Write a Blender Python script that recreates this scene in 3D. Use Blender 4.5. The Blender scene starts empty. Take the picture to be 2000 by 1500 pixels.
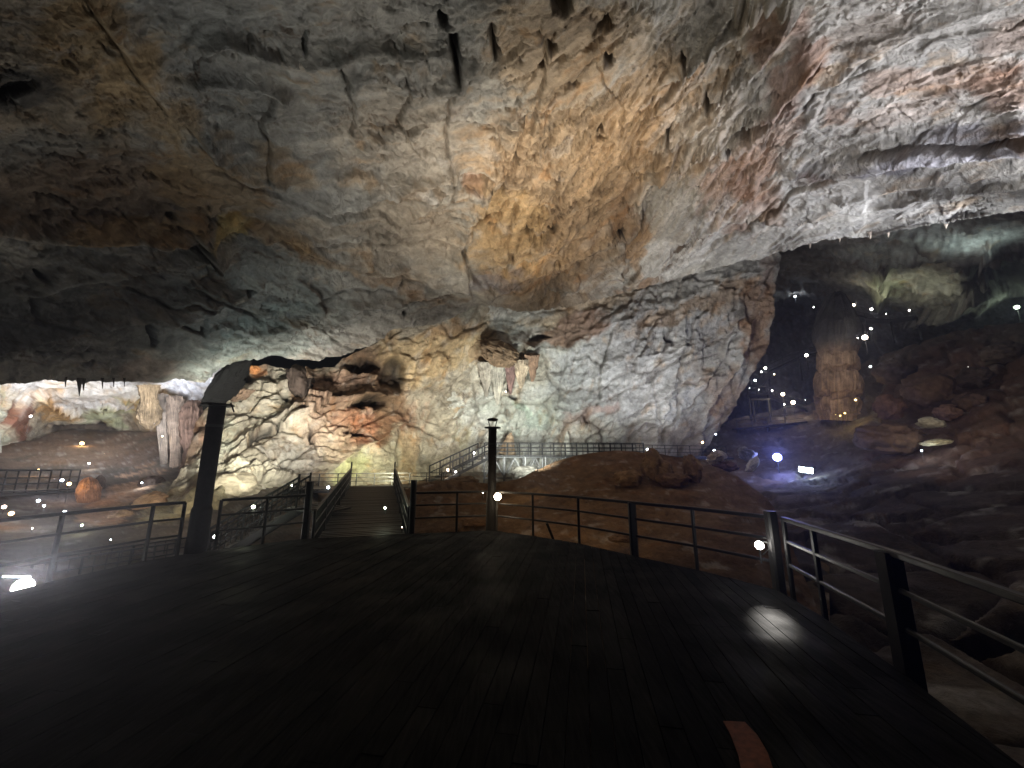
import bpy, bmesh, math, random
import numpy as np
from mathutils import Vector, Matrix
R = math.radians
S = bpy.context.scene
random.seed(7)
# ---------------------------------------------------------------- camera, world, exposure
FPX, PITCH, EYE = 751.0, R(11.3), 1.65
cd = bpy.data.cameras.new('camera'); cam = bpy.data.objects.new('camera', cd); S.collection.objects.link(cam)
cam.location = (0, 0, EYE); cam.rotation_euler = (R(90) + PITCH, 0, 0)
cd.sensor_width = 36; cd.lens = FPX / 2000 * 36; cd.clip_start = 0.05; cd.clip_end = 500
S.camera = cam
w = bpy.data.worlds.new('World'); S.world = w; w.use_nodes = True
w.node_tree.nodes['Background'].inputs[0].default_value = (0.75, 0.85, 1.0, 1)
w.node_tree.nodes['Background'].inputs[1].default_value = 0.0035
S.view_settings.view_transform = 'Standard'; S.view_settings.look = 'None'
S.view_settings.exposure = 0.0; S.view_settings.gamma = 1.0
S.cycles.use_denoising = True
S.cycles.max_bounces = 3; S.cycles.diffuse_bounces = 2; S.cycles.glossy_bounces = 2
S.cycles.sample_clamp_indirect = 2.0; S.cycles.caustics_reflective = False; S.cycles.caustics_refractive = False
CP, SP = math.cos(PITCH), math.sin(PITCH)

def rays(u, v):
    """unit directions through photo positions (2000 px wide frame) from the standpoint"""
    x = (np.asarray(u, float) - 1000) / FPX; y = -(np.asarray(v, float) - 750) / FPX
    x, y = np.broadcast_arrays(x, y)
    d = np.stack([x, CP - SP * y, SP + CP * y], -1)
    return d / np.linalg.norm(d, axis=-1, keepdims=True)
def at(u, v, r):
    d = rays(u, v) * r
    return Vector((float(d[0]), float(d[1]), float(d[2]) + EYE))
def at_z(u, v, z):
    d = rays(u, v); t = (z - EYE) / d[2]
    return Vector((float(d[0] * t), float(d[1] * t), z))
def fx(u): return math.cos(math.atan((u - 1000) / FPX))
def fz(u, v): return 1 / math.hypot(1, (u - 1000) / FPX, (v - 750) / FPX)
def pxm(r, px):          # metres that px photo pixels span at distance r
    return px / FPX * r

# ---------------------------------------------------------------- noise
rng = np.random.RandomState(11)
PERM = np.tile(rng.permutation(256).astype(np.int32), 3)
GR = rng.normal(size=(256, 3)).astype(np.float32); GR /= np.linalg.norm(GR, axis=1, keepdims=True)
CE = rng.rand(256, 3).astype(np.float32)
def _h(ix, iy, iz): return PERM[PERM[PERM[ix & 255] + (iy & 255)] + (iz & 255)]
def perlin(P):
    P = P.astype(np.float32); I = np.floor(P).astype(np.int32); F = P - I
    f = F * F * F * (F * (F * 6 - 15) + 10)
    out = 0
    for dx in (0, 1):
        wx = f[..., 0] if dx else 1 - f[..., 0]
        for dy in (0, 1):
            wy = f[..., 1] if dy else 1 - f[..., 1]
            for dz in (0, 1):
                wz = f[..., 2] if dz else 1 - f[..., 2]
                g = GR[_h(I[..., 0] + dx, I[..., 1] + dy, I[..., 2] + dz)]
                out = out + wx * wy * wz * (g[..., 0] * (F[..., 0] - dx) + g[..., 1] * (F[..., 1] - dy) + g[..., 2] * (F[..., 2] - dz))
    return out * 1.5
def fbm(P, o=4, g=.5, l=2.03):
    a = 1; s = 0; n = 0
    for i in range(o):
        s = s + a * perlin(P + 17.3 * i); n += a; a *= g; P = P * l
    return s / n
def billow(P, o=4, g=.5, l=2.07):          # rounded lumps with sharp creases between them
    a = 1; s = 0; n = 0
    for i in range(o):
        s = s + a * np.abs(perlin(P + 31.7 * i)); n += a; a *= g; P = P * l
    return s / n
def facets(P, sharp=1.0):                  # angular blocks: nearest cell centre gives each block its own tilt and level
    P = P.astype(np.float32); I = np.floor(P).astype(np.int32)
    b1 = np.full(P.shape[:-1], 9., np.float32); b2 = b1.copy(); val = np.zeros_like(b1); sc = np.zeros_like(b1)
    for dx in (-1, 0, 1):
        for dy in (-1, 0, 1):
            for dz in (-1, 0, 1):
                h = _h(I[..., 0] + dx, I[..., 1] + dy, I[..., 2] + dz)
                c = CE[h]; D = P - I - c - np.array([dx, dy, dz], np.float32)
                d = (D * D).sum(-1); g = GR[(h * 7 + 13) & 255]
                v = (g * D).sum(-1) * 1.0 + (c[..., 0] - .5) * .9
                n = d < b1; b2 = np.where(n, b1, np.minimum(b2, d)); b1 = np.where(n, d, b1); val = np.where(n, v, val); sc = np.where(n, c[..., 1], sc)
    e = np.sqrt(b2) - np.sqrt(b1)
    return val, e, sc
def smooth(a, b, x):
    t = np.clip((x - a) / (b - a), 0, 1); return t * t * (3 - 2 * t)

# ---------------------------------------------------------------- object helpers
def tag(o, label=None, cat=None, group=None, kind=None):
    if label: o['label'] = label
    if cat: o['category'] = cat
    if group: o['group'] = group
    if kind: o['kind'] = kind
    return o
def link(o, parent=None):
    S.collection.objects.link(o)
    if parent: o.parent = parent
    return o
def empty(name, loc, label, cat, group=None, rz=0):
    o = bpy.data.objects.new(name, None); link(o); o.location = loc; o.rotation_euler = (0, 0, rz)
    o.empty_display_size = .1
    return tag(o, label, cat, group)
def build(name, verts, faces, mat, parent=None, smooth_=False, col=None):
    """link verts (world space) as one mesh; under a parent they become local to it"""
    me = bpy.data.meshes.new(name)
    V = np.asarray(verts, np.float32)
    o = bpy.data.objects.new(name, me)
    if parent is not None:
        m = Matrix.LocRotScale(parent.location, parent.rotation_euler, None)
        p = parent.parent
        while p is not None: m = Matrix.LocRotScale(p.location, p.rotation_euler, None) @ m; p = p.parent
        mi = np.array(m.inverted()); V = V @ mi[:3, :3].T + mi[:3, 3]
    if isinstance(faces, np.ndarray):
        n = len(faces); me.vertices.add(len(V)); me.vertices.foreach_set('co', V.astype(np.float32).ravel())
        me.loops.add(n * 4); me.loops.foreach_set('vertex_index', faces.astype(np.int32).ravel())
        me.polygons.add(n); me.polygons.foreach_set('loop_start', np.arange(0, n * 4, 4, dtype=np.int32))
        me.update(calc_edges=True); me.validate()
    else:
        me.from_pydata([tuple(map(float, v)) for v in V], [], faces); me.update()
    if smooth_: me.polygons.foreach_set('use_smooth', np.ones(len(me.polygons), bool))
    if col is not None:
        a = me.color_attributes.new('Col', 'FLOAT_COLOR', 'POINT')
        c = np.ones((len(V), 4), np.float32); c[:, :3] = col; a.data.foreach_set('color', c.ravel())
    me.materials.append(mat)
    return link(o, parent)
class MB:
    """collects shapes of one part"""
    def __init__(s): s.v = []; s.f = []
    def add(s, v, f):
        k = len(s.v); s.v += [tuple(x) for x in v]; s.f += [tuple(i + k for i in q) for q in f]; return s
    def bar(s, a, b, wd, ht=None, up=(0, 0, 1)):
        a = Vector(a); b = Vector(b); d = (b - a).normalized(); up = Vector(up)
        if abs(d.dot(up)) > .98: up = Vector((0, 1, 0))
        x = d.cross(up).normalized(); y = x.cross(d); ht = ht or wd; c = min(wd, ht) * .18
        prof = [(-wd/2+c, -ht/2), (wd/2-c, -ht/2), (wd/2, -ht/2+c), (wd/2, ht/2-c), (wd/2-c, ht/2), (-wd/2+c, ht/2), (-wd/2, ht/2-c), (-wd/2, -ht/2+c)]
        v = [p + x * i + y * j for p in (a, b) for i, j in prof]
        f = [(i, (i+1) % 8, (i+1) % 8 + 8, i + 8) for i in range(8)] + [tuple(range(7, -1, -1)), tuple(range(8, 16))]
        return s.add(v, f)
    def lathe(s, c, prof, n=20, ax=(0, 0, 1)):
        c = Vector(c); q = Vector((0, 0, 1)).rotation_difference(Vector(ax).normalized())
        v = []; m = len(prof)
        for r_, z in prof:
            for k in range(n):
                t = 2 * math.pi * k / n; v.append(c + q @ Vector((r_ * math.cos(t), r_ * math.sin(t), z)))
        f = [(i*n+k, i*n+(k+1) % n, (i+1)*n+(k+1) % n, (i+1)*n+k) for i in range(m-1) for k in range(n)]
        f += [tuple(range(n-1, -1, -1)), tuple(range((m-1)*n, m*n))]
        return s.add(v, f)
    def tube(s, pts, r_, n=8):
        pts = [Vector(p) for p in pts]; v = []; m = len(pts)
        for i, p in enumerate(pts):
            d = (pts[min(i+1, m-1)] - pts[max(i-1, 0)]).normalized(); up = Vector((0, 0, 1)) if abs(d.z) < .95 else Vector((0, 1, 0))
            x = d.cross(up).normalized(); y = x.cross(d); rr = r_[i] if isinstance(r_, (list, tuple)) else r_
            for k in range(n):
                t = 2 * math.pi * k / n; v.append(p + (x * math.cos(t) + y * math.sin(t)) * rr)
        f = [(i*n+k, i*n+(k+1) % n, (i+1)*n+(k+1) % n, (i+1)*n+k) for i in range(m-1) for k in range(n)]
        f += [tuple(range(n-1, -1, -1)), tuple(range((m-1)*n, m*n))]
        return s.add(v, f)
    def build(s, name, mat, parent=None, sm=False): return build(name, s.v, s.f, mat, parent, sm)

# ---------------------------------------------------------------- materials
def nodes(name):
    m = bpy.data.materials.new(name); m.use_nodes = True; return m, m.node_tree, m.node_tree.nodes['Principled BSDF']
def N(t, k, **kw):
    n = t.nodes.new(k)
    for a, b in kw.items():
        if isinstance(b, (int, float, str, bool)) and hasattr(n, a): setattr(n, a, b)
    return n
def rock_mat(name, scale=1.0, rough=.75, bump=.5, spec=.25, vary=.35):
    """painted mineral colour of the stone, some light and shade included, broken up by fine grain, blotches and pits"""
    m, t, b = nodes(name); L = t.links.new
    at_ = N(t, 'ShaderNodeAttribute'); at_.attribute_name = 'Col'
    g = N(t, 'ShaderNodeNewGeometry')
    n1 = N(t, 'ShaderNodeTexNoise'); n1.inputs['Scale'].default_value = 2.2 * scale; n1.inputs['Detail'].default_value = 8; n1.inputs['Roughness'].default_value = .68; n1.inputs['Distortion'].default_value = .8
    n2 = N(t, 'ShaderNodeTexNoise'); n2.inputs['Scale'].default_value = 9 * scale; n2.inputs['Detail'].default_value = 6; n2.inputs['Roughness'].default_value = .7
    L(g.outputs['Position'], n1.inputs['Vector']); L(g.outputs['Position'], n2.inputs['Vector'])
    mr = N(t, 'ShaderNodeMapRange'); mr.inputs[1].default_value = .3; mr.inputs[2].default_value = .7; mr.inputs[3].default_value = 1 - vary; mr.inputs[4].default_value = 1 + vary
    L(n1.outputs['Fac'], mr.inputs[0])
    mul = N(t, 'ShaderNodeVectorMath', operation='MULTIPLY'); L(at_.outputs['Color'], mul.inputs[0]); L(mr.outputs[0], mul.inputs[1])
    L(mul.outputs[0], b.inputs['Base Color'])
    ad = N(t, 'ShaderNodeMath', operation='ADD'); L(n1.outputs['Fac'], ad.inputs[0])
    sc = N(t, 'ShaderNodeMath', operation='MULTIPLY'); L(n2.outputs['Fac'], sc.inputs[0]); sc.inputs[1].default_value = .35; L(sc.outputs[0], ad.inputs[1])
    bp = N(t, 'ShaderNodeBump'); bp.inputs['Strength'].default_value = bump; bp.inputs['Distance'].default_value = .35 / scale; L(ad.outputs[0], bp.inputs['Height'])
    L(bp.outputs[0], b.inputs['Normal']); b.inputs['Roughness'].default_value = rough; b.inputs['Specular IOR Level'].default_value = spec
    return m
M_CEIL = rock_mat('limestone_ceiling', 1.0, bump=.8)
M_WALL = rock_mat('limestone_wall', 1.0, bump=.85)
M_FAR = rock_mat('far_limestone', .6, bump=.5)
M_DIRT = rock_mat('cave_dirt', 1.6, .9, .6, .1, .3)
M_BOUL = rock_mat('boulder_stone', 1.2, .85, .5, .15, .3)
def plain(name, c, rough=.5, metal=0, scale=20, var=.3, bump=.15):
    m, t, b = nodes(name); L = t.links.new
    g = N(t, 'ShaderNodeNewGeometry'); n = N(t, 'ShaderNodeTexNoise'); n.inputs['Scale'].default_value = scale; n.inputs['Detail'].default_value = 5; L(g.outputs['Position'], n.inputs['Vector'])
    r_ = N(t, 'ShaderNodeValToRGB'); e = r_.color_ramp.elements; e[0].position = .3; e[1].position = .7
    e[0].color = (*[x * (1 - var) for x in c], 1); e[1].color = (*[x * (1 + var) for x in c], 1)
    L(n.outputs['Fac'], r_.inputs['Fac']); L(r_.outputs['Color'], b.inputs['Base Color'])
    bp = N(t, 'ShaderNodeBump'); bp.inputs['Strength'].default_value = bump; bp.inputs['Distance'].default_value = .01; L(n.outputs['Fac'], bp.inputs['Height']); L(bp.outputs[0], b.inputs['Normal'])
    b.inputs['Roughness'].default_value = rough; b.inputs['Metallic'].default_value = metal
    return m
M_METAL = plain('dark_painted_steel', (.012, .012, .012), .5, .0)
M_COL = plain('dark_column_paint', (.012, .012, .012), .95, bump=.05)
M_STEEL = plain('grey_galvanised_steel', (.1, .1, .1), .45, .6)
M_WALKWOOD = plain('walkway_wood', (.011, .0095, .0085), .55, 0, 12)
M_HOUSE = plain('lamp_housing_black', (.03, .03, .03), .5)
M_ORANGE = plain('rust_orange_strip', (.21, .06, .022), .8, 0, 30)
M_CABLE = plain('black_cable', (.02, .02, .02), .6)
def wood_mat():
    m, t, b = nodes('dark_wet_deck_boards'); L = t.links.new
    g = N(t, 'ShaderNodeNewGeometry'); mp = N(t, 'ShaderNodeMapping'); mp.inputs['Rotation'].default_value = (0, 0, R(10)); mp.inputs['Scale'].default_value = (14, 1.1, 1)
    L(g.outputs['Position'], mp.inputs['Vector'])
    n = N(t, 'ShaderNodeTexNoise'); n.inputs['Scale'].default_value = 2.5; n.inputs['Detail'].default_value = 8; n.inputs['Roughness'].default_value = .65; L(mp.outputs[0], n.inputs['Vector'])
    n2 = N(t, 'ShaderNodeTexNoise'); n2.inputs['Scale'].default_value = 1.6; n2.inputs['Detail'].default_value = 5; L(g.outputs['Position'], n2.inputs['Vector'])
    at_ = N(t, 'ShaderNodeAttribute'); at_.attribute_name = 'Col'
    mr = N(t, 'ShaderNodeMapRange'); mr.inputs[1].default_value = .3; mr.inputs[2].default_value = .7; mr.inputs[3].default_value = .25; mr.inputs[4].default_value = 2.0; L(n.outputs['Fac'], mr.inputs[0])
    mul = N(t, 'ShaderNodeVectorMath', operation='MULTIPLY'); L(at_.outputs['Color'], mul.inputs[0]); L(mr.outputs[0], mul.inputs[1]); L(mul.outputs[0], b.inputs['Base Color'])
    rr = N(t, 'ShaderNodeMapRange'); rr.inputs[1].default_value = .35; rr.inputs[2].default_value = .65; rr.inputs[3].default_value = .6; rr.inputs[4].default_value = .9; L(n2.outputs['Fac'], rr.inputs[0]); L(rr.outputs[0], b.inputs['Roughness'])
    bp = N(t, 'ShaderNodeBump'); bp.inputs['Strength'].default_value = .5; bp.inputs['Distance'].default_value = .006; L(n.outputs['Fac'], bp.inputs['Height']); L(bp.outputs[0], b.inputs['Normal'])
    b.inputs['Specular IOR Level'].default_value = .025
    return m
M_DECK = wood_mat()
_em = {}
def glow_mat(c, s):
    k = (tuple(c), s)
    if k not in _em:
        m = bpy.data.materials.new('lit_lens'); m.use_nodes = True; t = m.node_tree; t.nodes.clear()
        e = t.nodes.new('ShaderNodeEmission'); o = t.nodes.new('ShaderNodeOutputMaterial'); e.inputs[0].default_value = (*c, 1); e.inputs[1].default_value = s
        t.links.new(e.outputs[0], o.inputs[0]); m.cycles.emission_sampling = 'NONE'; _em[k] = m
    return _em[k]

# ---------------------------------------------------------------- rock sheets
def tps(pts):
    A = np.array(pts, float); x = A[:, :2] / 1000; y = np.log(A[:, 2]); n = len(x)
    def K(a, b):
        d = np.sqrt(((a[:, None] - b[None]) ** 2).sum(-1)) + 1e-9; return d   # linear spline: calm far from the points
    M = np.zeros((n + 3, n + 3)); M[:n, :n] = K(x, x) - np.eye(n) * .01; M[:n, n] = 1; M[:n, n+1:] = x; M[n, :n] = 1; M[n+1:, :n] = x.T
    c = np.linalg.solve(M, np.r_[y, 0, 0, 0])
    def f(u, v):
        q = np.stack([np.ravel(u), np.ravel(v)], -1) / 1000
        z = K(q, x) @ c[:n] + c[n] + q @ c[n+1:]
        return np.exp(z).reshape(np.shape(u))
    return f
def pl(curve, x):
    c = np.array(curve, float); return np.interp(x, c[:, 0], c[:, 1])
def polydist(u, v, pts):
    """distance to a polyline and the side (positive = left of its run on the picture)"""
    best = np.full(u.shape, 1e9); side = np.zeros(u.shape)
    for (a, b), (c, d) in zip(pts[:-1], pts[1:]):
        ex, ey = c - a, d - b; l2 = ex*ex + ey*ey
        t = np.clip(((u-a)*ex + (v-b)*ey) / l2, 0, 1); dx = u - a - t*ex; dy = v - b - t*ey
        dd = np.sqrt(dx*dx + dy*dy); s = np.sign(ey * (u-a) - ex * (v-b)); n = dd < best
        best = np.where(n, dd, best); side = np.where(n, s, side)
    return best, side
def paint(col, u, v, blobs, brk=0):
    for (bu, bv, ru, rv, ang, c, s) in blobs:
        ca, sa = math.cos(R(ang)), math.sin(R(ang)); x = (u - bu) * ca - (v - bv) * sa; y = (u - bu) * sa + (v - bv) * ca
        d = np.sqrt((x / ru) ** 2 + (y / rv) ** 2) + brk
        k = (1 - smooth(.62, 1.12, d)) * s
        col = col + (np.array(c) - col) * k[..., None]
    return col
def sheet(name, U, V, depth, disp, colour, mat, lip=(), liplen=5, warp=22, **kw):
    """U,V: grid of picture positions; depth: distance control points. Rock relief is added along the surface normal."""
    Rr = tps(depth)(U, V)
    n, m = U.shape
    for e in lip:                              # carry the rock on round the edge, away from the viewer
        k = np.arange(1, 9)
        if e == 'bottom': a = (U[-1:], V[-1:] - k[:, None] ** 1.2 * 2.5, Rr[-1:] * (1 + .0042 * liplen * k[:, None] ** 1.3)); U = np.vstack([U, np.repeat(a[0], 8, 0)]); V = np.vstack([V, a[1]]); Rr = np.vstack([Rr, a[2]])
        if e == 'top':
            k = k[::-1]; a = (U[:1], V[:1] + k[:, None] ** 1.2 * 2.5, Rr[:1] * (1 + .0042 * liplen * k[:, None] ** 1.3)); U = np.vstack([np.repeat(a[0], 8, 0), U]); V = np.vstack([a[1], V]); Rr = np.vstack([a[2], Rr])
        if e == 'right': a = (U[:, -1:] - k[None] ** 1.2 * 2.5, np.repeat(V[:, -1:], 8, 1), Rr[:, -1:] * (1 + .0042 * liplen * k[None] ** 1.3)); U = np.hstack([U, a[0]]); V = np.hstack([V, a[1]]); Rr = np.hstack([Rr, a[2]])
    D = rays(U, V); P = D * Rr[..., None]; P[..., 2] += EYE
    du = np.gradient(P, axis=1); dv = np.gradient(P, axis=0); Nn = np.cross(dv, du); Nn /= np.linalg.norm(Nn, axis=-1, keepdims=True) + 1e-9
    Nn *= np.where((Nn * D).sum(-1) > 0, -1, 1)[..., None]
    ndv = np.clip(-(Nn * D).sum(-1) * 2.4, .3, 1)
    # blend with the direction to the viewer where the sheet is seen edge-on, so relief does not fold over
    Nn = Nn * .75 - D * .45; Nn /= np.linalg.norm(Nn, axis=-1, keepdims=True)
    wq = P * .35; wu = fbm(wq, 4) * warp * 2.2; wv = fbm(wq + 50, 4) * warp * 2.2
    h, aux = disp(P, U, V, U + wu, V + wv)
    C = colour(P, U, V, U + wu, V + wv, aux)
    P = P + Nn * (h * ndv)[..., None]
    n, m = U.shape; i = np.arange(n * m).reshape(n, m)
    F = np.stack([i[:-1, :-1], i[:-1, 1:], i[1:, 1:], i[1:, :-1]], -1).reshape(-1, 4)
    o = build(name, P.reshape(-1, 3), F, mat, None, True, np.clip(C, .004, .85).reshape(-1, 3))
    return o
def strat(P, d, k):        # squeeze space along direction d: makes features run along it
    d = np.array(d, float); d /= np.linalg.norm(d); s = (P * d).sum(-1, keepdims=True)
    return P + d * s * (k - 1)
def axis(fine0, fine1, lo, hi, step, coarse):
    return np.r_[np.arange(lo, fine0, coarse), np.arange(fine0, fine1, step), np.arange(fine1, hi + 1, coarse)]

# mineral colours of the stone
GREY = (.27, .27, .255); LGREY = (.39, .375, .335); WHITE = (.58, .57, .54); TAN = (.42, .33, .23); ORANGE = (.44, .31, .185); OCHRE = (.36, .25, .13)
RUST = (.34, .19, .12); PINK = (.48, .36, .29); BROWN = (.20, .13, .08); DBROWN = (.09, .06, .045); BLACK = (.02, .02, .02); CREAM = (.55, .50, .40); TEAL = (.30, .36, .34)
SLATE = (.22, .22, .26)

# ---------- the great ceiling that sweeps down to the wall
EDGE_A = [(-900, 800), (-200, 770), (0, 752), (60, 748), (100, 742), (170, 748), (235, 745), (300, 748), (340, 742), (400, 748), (425, 722), (455, 706), (500, 702), (530, 690), (560, 700), (610, 702),
          (660, 695), (690, 685), (740, 668), (760, 645), (800, 640), (855, 632), (900, 612), (930, 596), (960, 596), (1000, 604), (1060, 604), (1120, 590), (1200, 574), (1300, 548), (1400, 522), (1500, 500), (1560, 482),
          (1620, 466), (1700, 462), (1760, 448), (1850, 432), (1930, 420), (2000, 412), (2300, 380), (2900, 340)]
LEDGES = [  # polyline, rise in metres, reach in px
    ([(640, 402), (690, 395), (750, 372), (830, 357), (862, 348)], .9, 55), ([(640, 425), (665, 420), (700, 398), (740, 392), (800, 372), (845, 362)], .5, 30),
    ([(796, 442), (815, 420), (850, 395), (870, 372), (892, 345)], .8, 45), ([(830, 430), (850, 440), (845, 420), (880, 395)], .4, 22),
    ([(400, 285), (440, 320), (480, 342), (540, 352)], .6, 60), ([(380, 455), (470, 450), (560, 478), (620, 500), (700, 524), (850, 558)], .55, 50),
    ([(-300, 420), (0, 440), (150, 456), (280, 462), (370, 450), (402, 500)], 1.2, 90), ([(370, 168), (440, 160), (490, 163), (535, 178)], .6, 40),
    ([(400, 95), (440, 80), (520, 100), (600, 112), (700, 100), (780, 105), (870, 112)], .6, 40), ([(150, -100), (180, 20), (240, 110), (330, 230), (400, 280)], .5, 120),
    ([(1350, 110), (1400, 55), (1480, 5), (1560, -60)], 1.2, 70), ([(1220, 545), (1232, 470), (1262, 400), (1300, 325), (1380, 230), (1480, 130), (1560, 20)], 1.0, 80),
    ([(915, 560), (914, 500), (930, 440), (960, 380), (990, 300), (1015, 240)], .9, 60), ([(1300, 340), (1380, 300), (1440, 290), (1500, 240), (1590, 130)], 1.0, 70),
    ([(1560, 345), (1660, 335), (1760, 310), (1860, 300), (2100, 240)], .9, 70), ([(1650, 395), (1800, 360), (2100, 320)], .5, 45),
    ([(1580, 240), (1620, 180), (1700, 110), (1800, 60), (2000, -10)], .2, 60), ([(675, 305), (740, 285), (800, 262), (850, 235)], .45, 40),
    ([(0, 680), (110, 650), (220, 618), (320, 630), (400, 600)], .9, 60), ([(0, 560), (150, 540), (300, 520), (420, 500)], .7, 60), ([(360, 560), (440, 590), (480, 580), (500, 560)], .6, 35),
    ([(950, 590), (1000, 560), (1100, 530), (1180, 500), (1220, 470)], .8, 45), ([(1040, 245), (1100, 235), (1200, 265), (1230, 275)], .6, 35), ([(690, 160), (760, 150), (840, 170), (900, 160), (930, 120)], .5, 40),
    ([(1240, 560), (1350, 470), (1450, 440), (1560, 425), (1700, 410), (2000, 360)], .5, 30), ([(560, 660), (620, 630), (640, 600), (600, 560)], .5, 40), ([(640, 640), (700, 600), (780, 590), (900, 560)], .6, 40)]
CRACKS_A = [[(1400, 55), (1350, 130), (1290, 185), (1240, 260), (1225, 330)], [(1225, 330), (1250, 400), (1235, 470), (1215, 540)], [(940, 560), (915, 520), (912, 470), (935, 430), (960, 380)], [(1060, 60), (1060, 140), (1035, 220), (1010, 290), (985, 370)],
    [(1160, 120), (1200, 180), (1215, 250)], [(880, 170), (870, 250), (890, 330), (880, 400)], [(990, 480), (1040, 440), (1090, 430), (1150, 380)], [(800, 150), (790, 230), (820, 300)], [(700, 240), (760, 250), (850, 235), (960, 250)], [(1000, 400), (1000, 470), (985, 540)],
    [(1080, 340), (1100, 420), (1070, 500)], [(1590, 130), (1540, 200), (1450, 250), (1400, 300), (1330, 350)], [(1480, 130), (1440, 180), (1380, 230), (1320, 300)], [(1700, 330), (1560, 380), (1450, 460), (1300, 520)], [(2000, 240), (1850, 280), (1700, 300)], [(1550, 220), (1600, 180), (1700, 140)],
    [(520, 180), (500, 230), (530, 290), (525, 340)], [(660, 120), (690, 200), (680, 260)], [(600, 480), (700, 470), (800, 490), (910, 480)], [(620, 590), (700, 560), (800, 580), (920, 560)], [(240, 560), (330, 600), (420, 590), (520, 640)], [(60, 620), (200, 640), (290, 620), (400, 650)]]
HOLES = [  # dark pits: centre, radii, tilt, depth
    (886, 112, 13, 52, 9, 1.7), (866, 50, 12, 22, 35, 1.0), (968, 85, 12, 40, 5, 1.6), (1092, 14, 20, 30, 30, 1.8), (1072, 88, 9, 32, 12, 2.0), (1055, 128, 8, 14, 20, 1.2), (1180, 108, 13, 16, 30, 1.6),
    (1176, 52, 26, 10, 25, 1.4), (1383, 188, 13, 16, 20, 1.8), (1452, 247, 16, 10, 30, 2.0), (1438, 283, 12, 7, 35, 1.6), (1588, 135, 7, 26, -25, 1.8), (1322, 262, 7, 22, -20, 1.4), (602, 72, 6, 22, -15, 1.0),
    (585, 103, 5, 11, 0, .8), (938, 448, 22, 8, 15, 1.8), (915, 492, 6, 26, 10, 1.6), (1030, 462, 10, 8, 40, 1.2), (1215, 465, 6, 24, -5, 1.6), (1172, 275, 16, 9, 10, 1.2), (1166, 248, 10, 11, 20, 1.2),
    (293, 655, 9, 42, 4, 1.4), (397, 630, 7, 22, 0, 1.2), (66, 595, 14, 26, 10, 1.4), (70, 525, 10, 10, 0, .8), (329, 413, 12, 8, -20, 1.0), (480, 575, 18, 10, 30, 1.2), (30, 165, 50, 20, 10, .5), (375, 465, 20, 12, -30, .7),
    (1000, 320, 9, 8, 0, .8), (1080, 460, 5, 14, 20, .8), (1120, 150, 14, 8, 0, .9), (780, 560, 4, 6, 0, .5), (790, 605, 5, 12, -30, .8), (1500, 300, 9, 16, 30, .9), (1345, 90, 8, 16, 30, 1)]
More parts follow.
